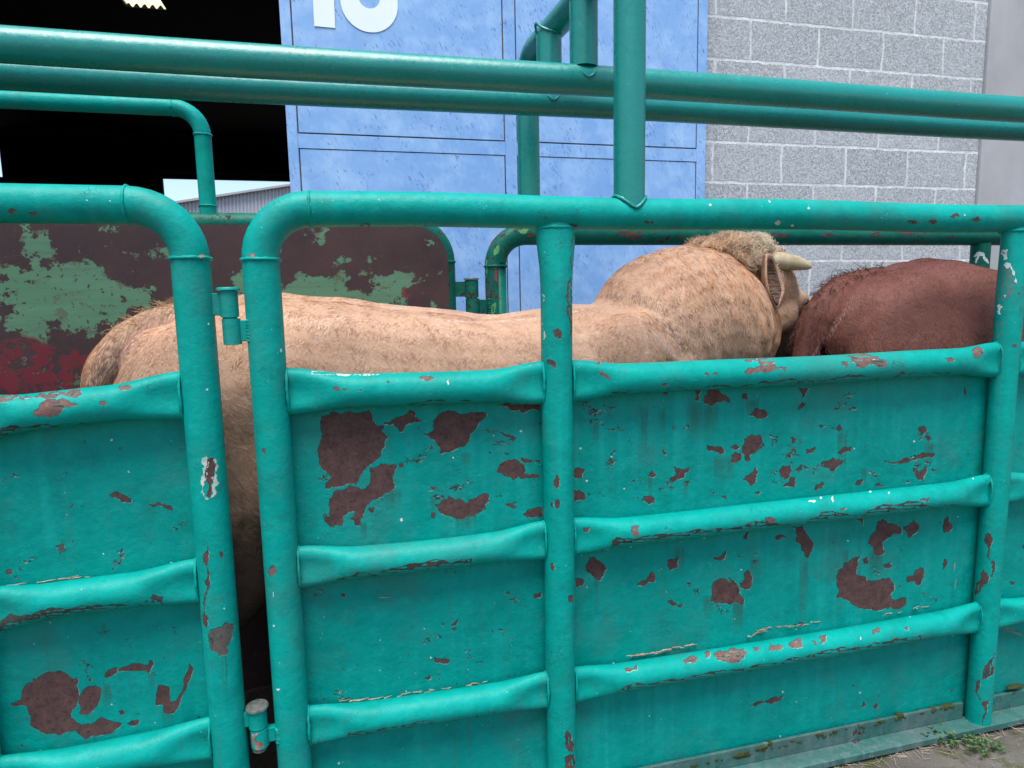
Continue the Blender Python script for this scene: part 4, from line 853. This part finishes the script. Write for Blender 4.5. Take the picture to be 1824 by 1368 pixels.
#%%D1
#%%B0
# ------------------------------------------------------------------ the two bulls
def lin(P, s): return np.array([noise.noise(Vector((p[0] * s, p[1] * s, p[2] * s * .45))) for p in P])
def torso(mb, rings, Y, n=36):
    vs, fs = [], []
    for (x, zt_, zb_, hw, ex) in rings:
        for j in range(n):
            a = 2 * math.pi * j / n; ca, sa = math.cos(a), math.sin(a)
            e = ex if sa > 0 else .9
            vs.append(Vector((x, Y + hw * math.copysign(abs(ca) ** e, ca), (zt_ + zb_) / 2 + (zt_ - zb_) / 2 * math.copysign(abs(sa) ** e, sa))))
    k = len(rings)
    for i in range(k - 1):
        for j in range(n): fs.append((i * n + j, (i + 1) * n + j, (i + 1) * n + (j + 1) % n, i * n + (j + 1) % n))
    fs.append(tuple(range(n))); fs.append(tuple((k - 1) * n + j for j in reversed(range(n))))
    mb.add(vs, fs)
def ball(mb, c, r, rot=None):
    ico = bmesh.new(); bmesh.ops.create_icosphere(ico, subdivisions=4, radius=1)
    R = rot or Matrix.Identity(3)
    vs = [Vector(c) + R @ Vector((v.co.x * r[0], v.co.y * r[1], v.co.z * r[2])) for v in ico.verts]
    mb.add(vs, [[v.index for v in f.verts] for f in ico.faces]); ico.free()
def cat(path, k=6):
    """smooth path and radii through control rows (x, y, z, r1, r2)"""
    P = [np.array(p, float) for p in path]; P = [2 * P[0] - P[1]] + P + [2 * P[-1] - P[-2]]; out = []
    for i in range(1, len(P) - 2):
        for j in range(k):
            t = j / k; a, b, c, d = P[i - 1:i + 3]
            out.append(.5 * (2 * b + (c - a) * t + (2 * a - 5 * b + 4 * c - d) * t * t + (3 * b - a - 3 * c + d) * t ** 3))
    out.append(P[-2]); return out
def limb(mb, rows, up=(1, 0, 0), n=20):
    q = cat(rows); mb.tube([p[:3] for p in q], [p[3] for p in q], [p[4] for p in q], up=up, n=n)
def fuse(mb, name, m, parent, voxel=.009, post=None):
    me = bpy.data.meshes.new(name); me.from_pydata(mb.v, [], mb.f)
    bm = bmesh.new(); bm.from_mesh(me); bmesh.ops.recalc_face_normals(bm, faces=bm.faces[:]); bm.to_mesh(me); bm.free()
    o = bpy.data.objects.new(name, me); C.objects.link(o)
    r = o.modifiers.new('r', 'REMESH'); r.mode = 'VOXEL'; r.voxel_size = voxel
    s_ = o.modifiers.new('s', 'SMOOTH'); s_.factor = .5; s_.iterations = 16
    dg = bpy.context.evaluated_depsgraph_get(); new = bpy.data.meshes.new_from_object(o.evaluated_get(dg))
    bpy.data.objects.remove(o); bpy.data.meshes.remove(me)
    k = len(new.vertices); co = np.empty(k * 3, np.float32); new.vertices.foreach_get('co', co); co = co.reshape(-1, 3)
    nr = np.empty(k * 3, np.float32); new.vertices.foreach_get('normal', nr); nr = nr.reshape(-1, 3)
    if post: co = post(co, nr)
    co = co - np.array(parent['_org'], np.float32)
    new.vertices.foreach_set('co', co.ravel()); new.update(); new.name = name
    new.materials.clear(); new.materials.append(m)
    new.polygons.foreach_set('use_smooth', [True] * len(new.polygons))
    b = bpy.data.objects.new(name, new); C.objects.link(b); b.parent = parent; b['_org'] = parent['_org']; return b
def hide(name, c1, c2, dark, pale, spine=None, rough=.62):
    m, nt = mat(name); g = G(nt); p = g.pos()
    n1 = g.noise(p, 3.5, 5, .6); col = g.mix(g.ramp(n1, .35, .65), c1, c2)
    wv = g.noise(g.mapping(p, (1.0, 1.0, .42), rot=(0, .55, 0)), 42, 5, .65, 1.2)
    col = g.mix(g.ramp(wv, .50, .70, 0, .6), col, dark)
    fine = g.noise(g.mapping(p, (1, 1, .3), rot=(0, .5, 0)), 170, 3, .6)
    col = g.mix(g.ramp(fine, .55, .7, 0, .35), col, pale)
    pz = g.noise(g.mapping(p, loc=(4, 2, 1)), 6, 5, .65); col = g.mix(g.ramp(pz, .56, .72, 0, .55), col, dark)
    pl = g.noise(g.mapping(p, loc=(9, 2, 7)), 7, 6, .7); col = g.mix(g.ramp(pl, .60, .72, 0, .45), col, pale)
    sx_ = g.add('ShaderNodeSeparateXYZ'); g.l.new(p, sx_.inputs[0]); low_shade = g.math('ADD', g.math('MULTIPLY', g.noise(p, 5, 6, .65), .5), g.math('MULTIPLY', sx_.outputs[2], -1.0))
    col = g.mix(g.ramp(low_shade, -.84, -.70, 0, .9), col, (.040, .029, .022))  # shade of the lower body painted into the hide, broken up by noise
    b = g.bump(fine, .5, .002, g.bump(wv, .8, .006, g.bump(g.noise(p, 9, 3), .3, .02)))
    g.out(col, rough, b, .25); return m
def furmat(name, rough=.5):
    m, nt = mat(name); g = G(nt); a = g.add('ShaderNodeAttribute', attribute_name='tint')
    b, o = g.out(a.outputs['Color'], rough, None, .3); return m
FUR = furmat('bull_fur')
def fur(name, body, parent, count, region, style, seed=1):
    """short hairs rooted on the body's surface"""
    rng = np.random.default_rng(seed); me = body.data; me.calc_loop_triangles(); org = np.array(parent['_org'])
    k = len(me.vertices); co = np.empty(k * 3, np.float32); me.vertices.foreach_get('co', co); co = co.reshape(-1, 3) + org
    nr = np.empty(k * 3, np.float32); me.vertices.foreach_get('normal', nr); nr = nr.reshape(-1, 3)
    t = np.empty(len(me.loop_triangles) * 3, np.int32); me.loop_triangles.foreach_get('vertices', t); t = t.reshape(-1, 3)
    cen = co[t].mean(1); wgt = region(cen, nr[t].mean(1)); area = np.linalg.norm(np.cross(co[t[:, 1]] - co[t[:, 0]], co[t[:, 2]] - co[t[:, 0]]), axis=1) * wgt
    idx = rng.choice(len(t), count, p=area / area.sum()); u, v = rng.random(count), rng.random(count); f = u + v > 1; u[f] = 1 - u[f]; v[f] = 1 - v[f]
    w = 1 - u - v; tr = t[idx]
    P = co[tr[:, 0]] * w[:, None] + co[tr[:, 1]] * u[:, None] + co[tr[:, 2]] * v[:, None]
    N = nr[tr[:, 0]] * w[:, None] + nr[tr[:, 1]] * u[:, None] + nr[tr[:, 2]] * v[:, None]; N /= np.linalg.norm(N, axis=1)[:, None]
    L, D, lift, rad, colr, curl = style(P, N, rng)
    T = D - N * (D * N).sum(1)[:, None]; T /= np.linalg.norm(T, axis=1)[:, None] + 1e-6
    B = np.cross(N, T)
    n1 = np.array([noise.noise(Vector(p) * 26) for p in P]); n2 = np.array([noise.noise(Vector(p) * 70 + Vector((5, 1, 2))) for p in P])
    ang = n1 * .45 + n2 * .32 + rng.normal(0, .10, count); T2 = T * np.cos(ang)[:, None] + B * np.sin(ang)[:, None]; B2 = np.cross(N, T2)
    m = 7 if np.any(curl > 0) else 4
    pts = np.empty((count, m, 3), np.float32); ph = (n1 * 9 + n2 * 5 + rng.normal(0, .35, count)) if curl.max() > .005 else rng.random(count) * 6.28
    for i in range(m):
        s = i / (m - 1); pts[:, i] = P + T2 * (L * s)[:, None] + N * (lift * L * s * (1 - .45 * s) - .0008)[:, None]
        if m == 7:
            a = ph + s * 7.5; pts[:, i] += (B2 * (np.cos(a) - np.cos(ph))[:, None] + N * (np.sin(a) - np.sin(ph))[:, None]) * (curl * min(1, s * 1.6))[:, None]
    pts -= org
    hc = bpy.data.hair_curves.new(name); hc.add_curves([m] * count)
    hc.position_data.foreach_set('vector', pts.reshape(-1).astype(np.float32))
    ra = hc.attributes.get('radius') or hc.attributes.new('radius', 'FLOAT', 'POINT')
    taper = np.linspace(1, .25, m); ra.data.foreach_set('value', (rad[:, None] * taper[None, :]).reshape(-1).astype(np.float32))
    ca = hc.attributes.new('tint', 'FLOAT_COLOR', 'CURVE'); ca.data.foreach_set('color', np.concatenate([colr, np.ones((count, 1))], 1).reshape(-1).astype(np.float32))
    hc.materials.append(FUR)
    o = bpy.data.objects.new(name, hc); C.objects.link(o); o.parent = parent; return o

def bull(name, label, dx, dz, Y, skin, hornm, head, tailw=1.0, fat=False):
    root = thing(name, label, 'bull', (dx, Y, .1)); mb = MB(); X = lambda x: x + dx; Z = lambda z: z + dz * min(1, max(0, (z - .3) / .8))
    torso(mb, [(X(a), Z(b), Z(c), d, e) for a, b, c, d, e in ((-.575, 1.38, 1.0, .08, .8), (-.54, 1.425, .85, .15, .8), (-.48, 1.475, .74, .23, .75), (-.36, 1.512, .68, .285, .72), (-.22, 1.533, .66, .30, .72), (-.08, 1.52, .64, .30, .72), (.13, 1.487, .60, .295, .75), (.40, 1.454, .57, .30, .8), (.60, 1.462, .55, .305, .85), (.76, 1.485, .55, .31, .9), (.92, 1.515, .58, .295, .95), (1.06, 1.53, .66, .25, 1), (1.18, 1.46, .78, .19, 1), (1.25, 1.36, .9, .10, 1))], Y)
    for s in (-1, 1):
        ball(mb, (X(-.40), Y + s * .155, Z(1.13)), (.25, .155, .33));
        ball(mb, (X(.93), Y + s * .15, Z(1.10)), (.20, .155, .34)); ball(mb, (X(.86), Y + s * .175, Z(1.305)), (.20, .112, .15)); ball(mb, (X(-.50), Y + s * .115, Z(1.33)), (.11, .085, .12))
        limb(mb, [(X(-.40), Y + s * .17, Z(1.0), .19, .13), (X(-.36), Y + s * .185, .76, .13, .10), (X(-.47), Y + s * .17, .58, .075, .06), (X(-.54), Y + s * .165, .48, .062, .05), (X(-.52), Y + s * .165, .32, .045, .04), (X(-.50), Y + s * .165, .18, .05, .045), (X(-.48), Y + s * .165, .12, .055, .055), (X(-.46), Y + s * .165, .05, .07, .06)])
        limb(mb, [(X(.95), Y + s * .15, Z(1.0), .15, .11), (X(.90), Y + s * .165, .78, .10, .085), (X(.93), Y + s * .165, .55, .065, .06), (X(.935), Y + s * .165, .43, .062, .06), (X(.925), Y + s * .165, .30, .045, .042), (X(.925), Y + s * .165, .18, .05, .046), (X(.94), Y + s * .165, .05, .068, .06)])
    q = [(X(-.30), Y, Z(1.465), .05, .05), (X(-.44), Y, Z(1.465), .055, .06), (X(-.56), Y, Z(1.43), .062, .062), (X(-.645), Y, Z(1.365), .066, .06), (X(-.695), Y, Z(1.29), .058, .055), (X(-.715), Y, 1.12, .045, .042), (X(-.71), Y + .01, .85, .03, .03), (X(-.70), Y + .02, .62, .035, .035), (X(-.70), Y + .02, .48, .045, .045), (X(-.70), Y + .02, .36, .02, .02)]
    limb(mb, [(a, b, c, d * tailw, e * tailw) for a, b, c, d, e in q], up=(0, 0, 1))
    if fat: ball(mb, (X(-.50), Y - .07, Z(1.28)), (.17, .12, .19)); ball(mb, (X(-.36), Y - .10, Z(1.30)), (.22, .17, .20))
    hd = head(mb)
    def post(co, nr):
        P = co.astype(float); k = len(P); d = np.zeros(k)
        d += .010 * np.array([noise.noise(Vector(p) * 4.5) for p in P]) + .0035 * np.array([noise.noise(Vector((p[0] * 16, p[1] * 16, p[2] * 7))) for p in P])
        xx = P[:, 0] - dx
        neck = np.clip((xx - .82) / .15, 0, 1) * np.clip((1.5 - xx) / .1, 0, 1) * np.clip((P[:, 2] - 1.0) / .2, 0, 1)
        d += neck * .0012 * np.sin((xx * .85 + (P[:, 2] - 1.4) * .55) * 85 + 3 * np.array([noise.noise(Vector(p) * 5) for p in P]))
        # the spine shows as a low ridge
        ridge = np.exp(-((P[:, 1] - Y) / .028) ** 2) * np.clip(nr[:, 2], 0, 1) * np.clip((.8 - xx) / .1, 0, 1) * np.clip((xx + .45) / .1, 0, 1); d += .010 * ridge
        return co + (nr * d[:, None]).astype(np.float32)
    b = fuse(mb, 'body', skin, root, .0085, post)
    return root, b, hd

hv = lambda *a: Vector(a)
HP = Vector((1.49, .53, 1.575)); hf = Vector((.66, .34, -.67)).normalized(); hr_ = hf.cross(Vector((0, 0, 1))).normalized(); hu = hr_.cross(hf).normalized()
def hpt(f, r, u): return HP + hf * f + hr_ * r + hu * u
def tan_head(mb):
    limb(mb, [(.92, .42, 1.24, .19, .19), (1.02, .42, 1.355, .262, .235), (1.11, .42, 1.395, .280, .225), (1.19, .425, 1.405, .270, .195), (1.31, .455, 1.39, .240, .175), (1.41, .51, 1.41, .20, .15), (1.46, .555, 1.47, .14, .12)], up=(0, 0, 1), n=30)
    sk = [(-.06, .02, .07, .09), (.0, .0, .10, .12), (.07, -.01, .115, .125), (.15, -.02, .12, .115), (.24, -.03, .115, .10), (.33, -.035, .098, .082), (.42, -.035, .082, .072), (.49, -.035, .074, .072), (.54, -.035, .05, .055)]
    limb(mb, [(*hpt(f, 0, u), ru, rs) for f, u, ru, rs in sk], up=hu, n=28)
    for s in (-1, 1):
        ball(mb, hpt(.17, s * .095, .02), (.042, .042, .042)); ball(mb, hpt(.14, s * .08, -.07), (.06, .05, .075)); ball(mb, hpt(.50, s * .045, -.02), (.035, .032, .035))
    ball(mb, hpt(.0, 0, .075), (.085, .085, .055)); [ball(mb, at(px, py, .52), r_) for px, py, r_ in ((1262, 452, (.055, .08, .036)), (1298, 447, (.06, .09, .046)), (1336, 448, (.055, .09, .046)), (1368, 458, (.05, .08, .040)), (1320, 470, (.11, .10, .05)))]
def ear(mb, base, axis, nrm, Lg, wd, th=.013):
    axis = axis.normalized(); nrm = (nrm - axis * nrm.dot(axis)).normalized(); sd_ = axis.cross(nrm)
    nu, nv = 14, 12; fr, bk = [], []
    for i in range(nu + 1):
        t = i / nu; w = wd * (math.sin(math.pi * min(1, t * .9 + .07)) ** .65) * (1 - .25 * t) * (.35 + .65 * min(1, t / .25))
        for j in range(nv + 1):
            s = j / nv * 2 - 1; q = base + axis * (Lg * t) + sd_ * (w * s) + nrm * (.75 * w * abs(s) ** 1.8 - .02 * math.sin(t * 3.1))
            fr.append(q + nrm * (th * .5)); bk.append(q - nrm * (th * .5) )
    o = len(fr); fs = []
    for i in range(nu):
        for j in range(nv):
            a = i * (nv + 1) + j; fs.append((a, a + 1, a + nv + 2, a + nv + 1)); fs.append((o + a, o + a + nv + 1, o + a + nv + 2, o + a + 1))
    edge = [j for j in range(nv + 1)] + [i * (nv + 1) + nv for i in range(1, nu + 1)] + [nu * (nv + 1) + j for j in range(nv - 1, -1, -1)] + [i * (nv + 1) for i in range(nu - 1, 0, -1)]
    for i in range(len(edge)): a, b = edge[i], edge[(i + 1) % len(edge)]; fs.append((b, a, o + a, o + b))
    mb.add(fr + bk, fs)
TANS = hide('tan_hide', (.46, .27, .175), (.54, .335, .225), (.24, .125, .08), (.68, .50, .38))
HORN = flat_noise('horn', (.34, .26, .14), (.58, .49, .34), 30, .4)
def tan_head2(mb): return tan_head(mb)
tanb, tbody, _ = bull('bull', 'tan bull with curly poll and a pale horn, standing behind the hinged teal gate', 0.0, 0.0, .42, TANS, HORN, tan_head)
def cone(base, tip, bend, r, m, parent, name='horn'):
    mb = MB(); pts = []; base, tip, bend = Vector(base), Vector(tip), Vector(bend)
    for i in range(15):
        t = i / 14; pts.append(base * (1 - t) ** 2 + bend * (2 * t * (1 - t)) + tip * t * t)
    return mb.tube(pts, [r * (1 - .15 * i / 14) * (1 - (max(0, i - 5) / 9) ** 2 * .66) * (1 + .03 * math.sin(i * 3)) for i in range(15)], n=20).build(name, m, parent)
hb0 = at(1362, 462, .455); cone(hb0, at(1444, 475, .40), at(1412, 466, .41), .033, HORN, tanb)
hb1 = hpt(.0, -.10, .06); cone(hb1, hpt(.04, -.25, .05), hpt(.0, -.20, .07), .027, HORN, tanb)
m, nt = mat('inner_ear'); g = G(nt); p = g.pos(); nn = g.noise(g.mapping(p, (1, 1, 6)), 40, 4, .6); g.out(g.mix(g.ramp(nn, .4, .65), (.045, .020, .017), (.26, .16, .11)), .7, g.bump(nn, .5, .003), .2); EARM = m
ebase = at(1381, 550, .375); etip = at(1363, 444, .375)
mb = MB(); ear(mb, ebase, etip - ebase, Vector((.35, -.93, .05)), (etip - ebase).length * .92, .050, .012); earo = mb.build('ear', TANS, tanb)
mb = MB(); ear(mb, ebase + (etip - ebase) * .06 + Vector((.35, -.93, .05)).normalized() * .0075, etip - ebase, Vector((.35, -.93, .05)), (etip - ebase).length * .80, .036, .002); mb.build('inner_ear', EARM, earo)
mb = MB(); b2 = hpt(.06, -.11, .0); ear(mb, b2, hpt(.02, -.3, .03) - b2, hf, .2, .046, .011); mb.build('ear', TANS, tanb)
def ear_style(P, N, rng):
    k = len(P); col = np.array([.46, .33, .23]) * (1 + .6 * lin(P, 60)[:, None] + .4 * (rng.random((k, 1)) - .5)); return .007 + .006 * rng.random(k), np.tile(np.array([-.3, -.1, .6]), (k, 1)), np.full(k, .45), np.full(k, .0007), np.clip(col, .04, .9), np.zeros(k)
fur('ear_fur', earo, tanb, 2600, lambda c, n: np.where(n @ np.array([.35, -.93, .05]) < .35, 1.0, 0.0), ear_style, 8)
m, nt = mat('eye'); g = G(nt); g.out((.012, .008, .006), .08, None, .6)
for s in (-1, 1): mb = MB(); ball(mb, hpt(.18, s * .122, .015), (.02, .02, .02)); mb.build('eye', m, tanb)

BV = {}
def tint_line(P, col, pts, body, w, c, amt):
    if body.name not in BV:
        o_ = Vector(body['_org']); BV[body.name] = BVHTree.FromPolygons([v.co + o_ for v in body.data.vertices], [p.vertices[:] for p in body.data.polygons])
    hits = []
    for i in range(len(pts) - 1):
        for k in range(9):
            t = k / 8; h_ = BV[body.name].ray_cast(CO, ray(pts[i][0] + (pts[i + 1][0] - pts[i][0]) * t, pts[i][1] + (pts[i + 1][1] - pts[i][1]) * t).normalized())
            if h_[0] is not None: hits.append(h_[0])
    dmin = np.full(len(P), 9.)
    for a, b_ in zip(hits, hits[1:]):
        a = np.array(a); ab = np.array(b_) - a
        if np.linalg.norm(ab) > .08: continue
        t = np.clip(((P - a) @ ab) / (ab @ ab + 1e-12), 0, 1); dmin = np.minimum(dmin, np.linalg.norm(P - a - t[:, None] * ab, axis=1))
    dmin = dmin * (1 + .5 * lin(P, 30)); f = (np.exp(-(dmin / w) ** 2) * amt)[:, None]; col[:] = col * (1 - f) + np.array(c) * f
def mark(P, col):
    tint_line(P, col, [(245, 598), (215, 628), (180, 668), (150, 700)], tbody, .012, (.06, .03, .028), .9)
    tint_line(P, col, [(262, 585), (238, 605), (222, 622)], tbody, .014, (.40, .20, .18), .8)
    tint_line(P, col, [(300, 560), (250, 585), (200, 640), (170, 690)], tbody, .03, (.36, .26, .24), .5)
    tint_line(P, col, [(1085, 522), (1130, 528), (1175, 560), (1205, 600), (1240, 640)], tbody, .018, (.10, .052, .040), .95)
    tint_line(P, col, [(1340, 470), (1375, 530), (1395, 590), (1398, 640)], tbody, .02, (.20, .12, .085), .6)
    tint_line(P, col, [(1095, 500), (1130, 470)], tbody, .02, (.17, .10, .07), .5)
    tint_line(P, col, [(565, 548), (600, 560), (650, 580)], tbody, .022, (.22, .125, .09), .55); tint_line(P, col, [(520, 560), (560, 575), (600, 600)], tbody, .02, (.27, .15, .10), .35)
    tint_line(P, col, [(690, 600), (760, 588), (850, 590), (930, 578)], tbody, .020, (.24, .135, .10), .55); tint_line(P, col, [(700, 556), (780, 568), (850, 574)], tbody, .012, (.30, .17, .12), .4)
    tint_line(P, col, [(1030, 590), (1075, 610), (1100, 635)], tbody, .03, (.27, .15, .11), .35); tint_line(P, col, [(1130, 505), (1175, 520), (1230, 560)], tbody, .03, (.25, .14, .10), .4)
    tint_line(P, col, [(740, 562), (800, 570), (860, 574), (960, 567), (1030, 553), (1075, 541)], tbody, .007, (.86, .72, .60), .9); tint_line(P, col, [(510, 540), (545, 541), (590, 552)], tbody, .006, (.74, .56, .44), .6)
    tint_line(P, col, [(1165, 590), (1195, 625), (1215, 640)], tbody, .010, (.80, .62, .50), .7); tint_line(P, col, [(780, 575), (795, 585), (800, 592)], tbody, .006, (.85, .66, .54), .7)
    f = (np.clip((1.02 + .16 * lin(P, 5) + .05 * lin(P, 22) - P[:, 2]) / .10, 0, .9))[:, None]; col[:] = col * (1 - f) + np.array([.045, .032, .024]) * f      # shade low on the flank, painted into the fur colour
def tan_style(P, N, rng):
    k = len(P); L = .012 + .006 * rng.random(k); D = np.tile(np.array([-.55, 0, -1.0]), (k, 1)); lift = np.full(k, .11); rad = np.full(k, .00065); curl = np.zeros(k)
    neck = (P[:, 0] > .86); D[neck] = (.25, 0, -1.0); L[neck] *= 1.15
    a = lin(P, 75)[:, None] + .5 * lin(P + 5, 32)[:, None]; b = lin(P + 3, 5)[:, None]; c = rng.random((k, 1))
    base = np.array([.43, .215, .110]) * (1 + .22 * b) ; col = base * (1 + .55 * a + .32 * (c - .5))
    pale = np.clip(lin(P + 7, 8) * 2.6 - .55, 0, .45)[:, None]; col = col * (1 - pale) + np.array([.66, .44, .29]) * pale
    sp = (np.exp(-((P[:, 1] - .40) / .03) ** 2) * np.clip(N[:, 2], 0, 1) * (P[:, 0] < .8) * (P[:, 0] > .1))[:, None] * .75; col = col * (1 - sp) + np.array([.80, .64, .52]) * sp
    dk = np.clip(lin(P + 11, 4.5) * 2.2 - .45, 0, .42)[:, None]; col = col * (1 - dk) + np.array([.19, .10, .075]) * dk
    top = (P[:, 0] < -.30) & (P[:, 2] > 1.42) & (np.abs(P[:, 1] - .42) < .09); L[top] *= 1.05; lift[top] = .15
    pn = P[neck]; q = np.stack([(pn[:, 0] * .80 + pn[:, 2] * .60) * 70, pn[:, 1] * 34, (-pn[:, 0] * .60 + pn[:, 2] * .80) * 15], 1)
    wv = np.array([noise.noise(Vector(v) + Vector((2 * noise.noise(Vector(v) * .25), 0, 0))) for v in q]); col[neck] *= (1 + .65 * np.clip(wv, -.75, .35))[:, None]
    face = np.clip((P[:, 0] - 1.56) / .05, 0, .8)[:, None]; col = col * (1 - face) + np.array([.56, .43, .32]) * face
    mark(P, col)
    tail = (P[:, 0] < -.60); L[tail] *= 1.1; lift[tail] = .22
    tuft = (P[:, 2] < .6) & tail; L[tuft] = .12; D[tuft] = (0, 0, -1)
    return L, D, lift, rad, np.clip(col, .03, .9), curl
def tan_region(c, n): return np.where(c[:, 2] > 1.12, 1.0, np.where((c[:, 0] < -.62) & (c[:, 2] < .62), .6, np.where(c[:, 2] > .8, .25, .03)))
fur('fur', tbody, tanb, 170000, tan_region, tan_style, 2)
# curly topknot and mane on the poll, and the ruffled tail head
def poll_region(c, n):
    f = (c - np.array(HP)) @ np.array(hf); r = (c - np.array(HP)) @ np.array(hr_); u = (c - np.array(HP)) @ np.array(hu)
    return np.where((f < .13) & (f > -.34) & (c[:, 2] > 1.605) & (c[:, 0] > 1.235) & (c[:, 0] < 1.52) & (c[:, 1] > .385), 1.0, 0.0)
def poll_style(P, N, rng):
    k = len(P); L = .040 + .03 * rng.random(k); D = np.tile(np.array(hr_) * .3 + np.array([-.5, -.3, .1]), (k, 1)) + rng.normal(0, .15, (k, 3)); lift = .15 + .35 * rng.random(k); rad = np.full(k, .0011); curl = .009 + .004 * rng.random(k)
    t = np.clip((P[:, 0] - 1.32) / .15, 0, 1)[:, None]; a = lin(P, 45)[:, None]
    col = (np.array([.60, .40, .25]) * (1 - t) + np.array([.80, .66, .50]) * t) * (1 + .7 * a + .3 * (rng.random((k, 1)) - .5)); return L, D, lift, rad, np.clip(col, .03, .95), curl
fur('curls', tbody, tanb, 11000, poll_region, poll_style, 3)
def tuft_region(c, n): return np.where((c[:, 0] > -.66) & (c[:, 0] < -.36) & (n[:, 2] > .25) & (c[:, 2] > 1.36) & (np.abs(c[:, 1] - .42) < .06), 1.0, 0.0)
def tuft_style(P, N, rng):
    k = len(P); L = .018 + .022 * rng.random(k); D = np.tile(np.array([-1., 0, .3]), (k, 1)) + rng.normal(0, .4, (k, 3)); lift = .5 + .6 * rng.random(k)
    col = np.array([.34, .215, .105]) * (1 + .8 * lin(P, 60)[:, None] + .4 * (rng.random((k, 1)) - .5)); return L, D, lift, np.full(k, .0009), np.clip(col, .02, .9), .004 * rng.random(k)
fur('tail_hair', tbody, tanb, 220, tuft_region, tuft_style, 4)

BDX, BDZ, BY = 2.30, .085, .37
def brown_head(mb):
    X = lambda x: x + BDX
    limb(mb, [(X(.80), BY, 1.34, .21, .21), (X(.95), BY, 1.40, .25, .21), (X(1.12), BY, 1.42, .25, .19), (X(1.28), BY, 1.42, .21, .155), (X(1.42), BY, 1.44, .15, .12)], up=(0, 0, 1), n=30)
    limb(mb, [(X(1.36), BY, 1.58, .07, .09), (X(1.44), BY, 1.55, .11, .12), (X(1.54), BY, 1.47, .12, .115), (X(1.66), BY, 1.35, .10, .085), (X(1.78), BY, 1.22, .078, .072), (X(1.85), BY, 1.14, .05, .055)], up=(0, 0, 1), n=26)
    for s in (-1, 1): ear(mb, Vector((X(1.42), BY + s * .11, 1.52)), Vector((-.1, s, .05)), Vector((1, 0, -.2)), .17, .045, .022)
BRS = hide('brown_hide', (.125, .044, .034), (.155, .056, .042), (.060, .020, .017), (.19, .085, .065))
brn, bbody, _ = bull('bull', 'reddish brown bull seen from the rump, ahead of the tan bull in the lane', BDX, BDZ, BY, BRS, HORN, brown_head, .85, True)
for s in (-1, 1): cone((BDX + 1.40, BY + s * .10, 1.62), (BDX + 1.50, BY + s * .26, 1.66), (BDX + 1.40, BY + s * .22, 1.64), .027, HORN, brn)
for s in (-1, 1): mb = MB(); ball(mb, (BDX + 1.56, BY + s * .115, 1.49), (.02, .02, .02)); mb.build('eye', m, brn)
def brown_style(P, N, rng):
    k = len(P); L = .010 + .006 * rng.random(k); D = np.tile(np.array([-.6, 0, -1.0]), (k, 1)); lift = np.full(k, .25); rad = np.full(k, .0007); curl = np.zeros(k)
    a = lin(P, 40)[:, None]; b = lin(P + 3, 5)[:, None]
    col = np.array([.14, .050, .036]) * (1 + .25 * b + .30 * a + .3 * (rng.random((k, 1)) - .5))
    x = P[:, 0] - BDX; red = np.clip((-.30 - x) / .25, 0, 1)[:, None]; col = col * (1 - red) + np.array([.21, .072, .042]) * (1 + .5 * a) * red
    tail = x < -.50; L[tail] = .015; lift[tail] = .2; D[tail] = (-.2, -.3, -1)
    tint_line(P, col, [(1515, 540), (1488, 575), (1466, 605), (1450, 635)], bbody, .014, (.40, .25, .22), .8)
    tint_line(P, col, [(1497, 548), (1470, 585), (1440, 625)], bbody, .010, (.035, .012, .010), .8)
    tint_line(P, col, [(1628, 605), (1634, 592)], bbody, .012, (.30, .13, .10), .7)
    tint_line(P, col, [(1490, 490), (1450, 545), (1425, 600), (1415, 640)], bbody, .022, (.055, .018, .015), .6)
    return L, D, lift, rad, np.clip(col, .012, .9), curl
fur('fur', bbody, brn, 110000, tan_region, brown_style, 5)
def btuft_region(c, n): x = c[:, 0] - BDX; return np.where((x > -.74) & (x < -.40) & (np.abs(c[:, 1] - BY) < .05) & (c[:, 2] > 1.2), 1.0, 0.0)
def btuft_style(P, N, rng):
    k = len(P); L = .026 + .02 * rng.random(k); D = np.tile(np.array([-.5, -.2, -.4]), (k, 1)) + rng.normal(0, .35, (k, 3)); lift = .5 + .6 * rng.random(k)
    col = np.array([.075, .024, .018]) * (1 + .8 * lin(P, 60)[:, None]); return L, D, lift, np.full(k, .0009), np.clip(col, .008, .9), .004 * rng.random(k)
fur('tail_hair', bbody, brn, 520, btuft_region, btuft_style, 6)
#%%B1
flush()

# ------------------------------------------------------------------ light
world = bpy.data.worlds.new('World'); scene.world = world; world.use_nodes = True
nt = world.node_tree; bg = nt.nodes['Background']
sky = nt.nodes.new('ShaderNodeTexSky'); sky.sky_type = 'NISHITA'; sky.sun_disc = False
SE, SA = math.radians(72), math.radians(205)       # compass angle of the sun from +Y towards +X
sky.sun_elevation = SE; sky.sun_rotation = SA; sky.air_density = 1.2; sky.dust_density = 1.0; sky.ozone_density = 1.0
nt.links.new(sky.outputs[0], bg.inputs[0]); bg.inputs[1].default_value = .05
sd = bpy.data.lights.new('sun', 'SUN'); sd.energy = 1.5; sd.angle = math.radians(40); sd.color = (1, .97, .93)
so = bpy.data.objects.new('sun', sd); C.objects.link(so)
d = Vector((math.sin(SA) * math.cos(SE), math.cos(SA) * math.cos(SE), math.sin(SE)))
so.rotation_euler = d.to_track_quat('Z', 'Y').to_euler(); so.location = d * 30
scene.view_settings.view_transform = 'Standard'; scene.view_settings.look = 'None'
scene.view_settings.exposure = 2.1; scene.view_settings.gamma = 1.0
for o in list(bpy.data.objects):
    if '_org' in o: del o['_org']
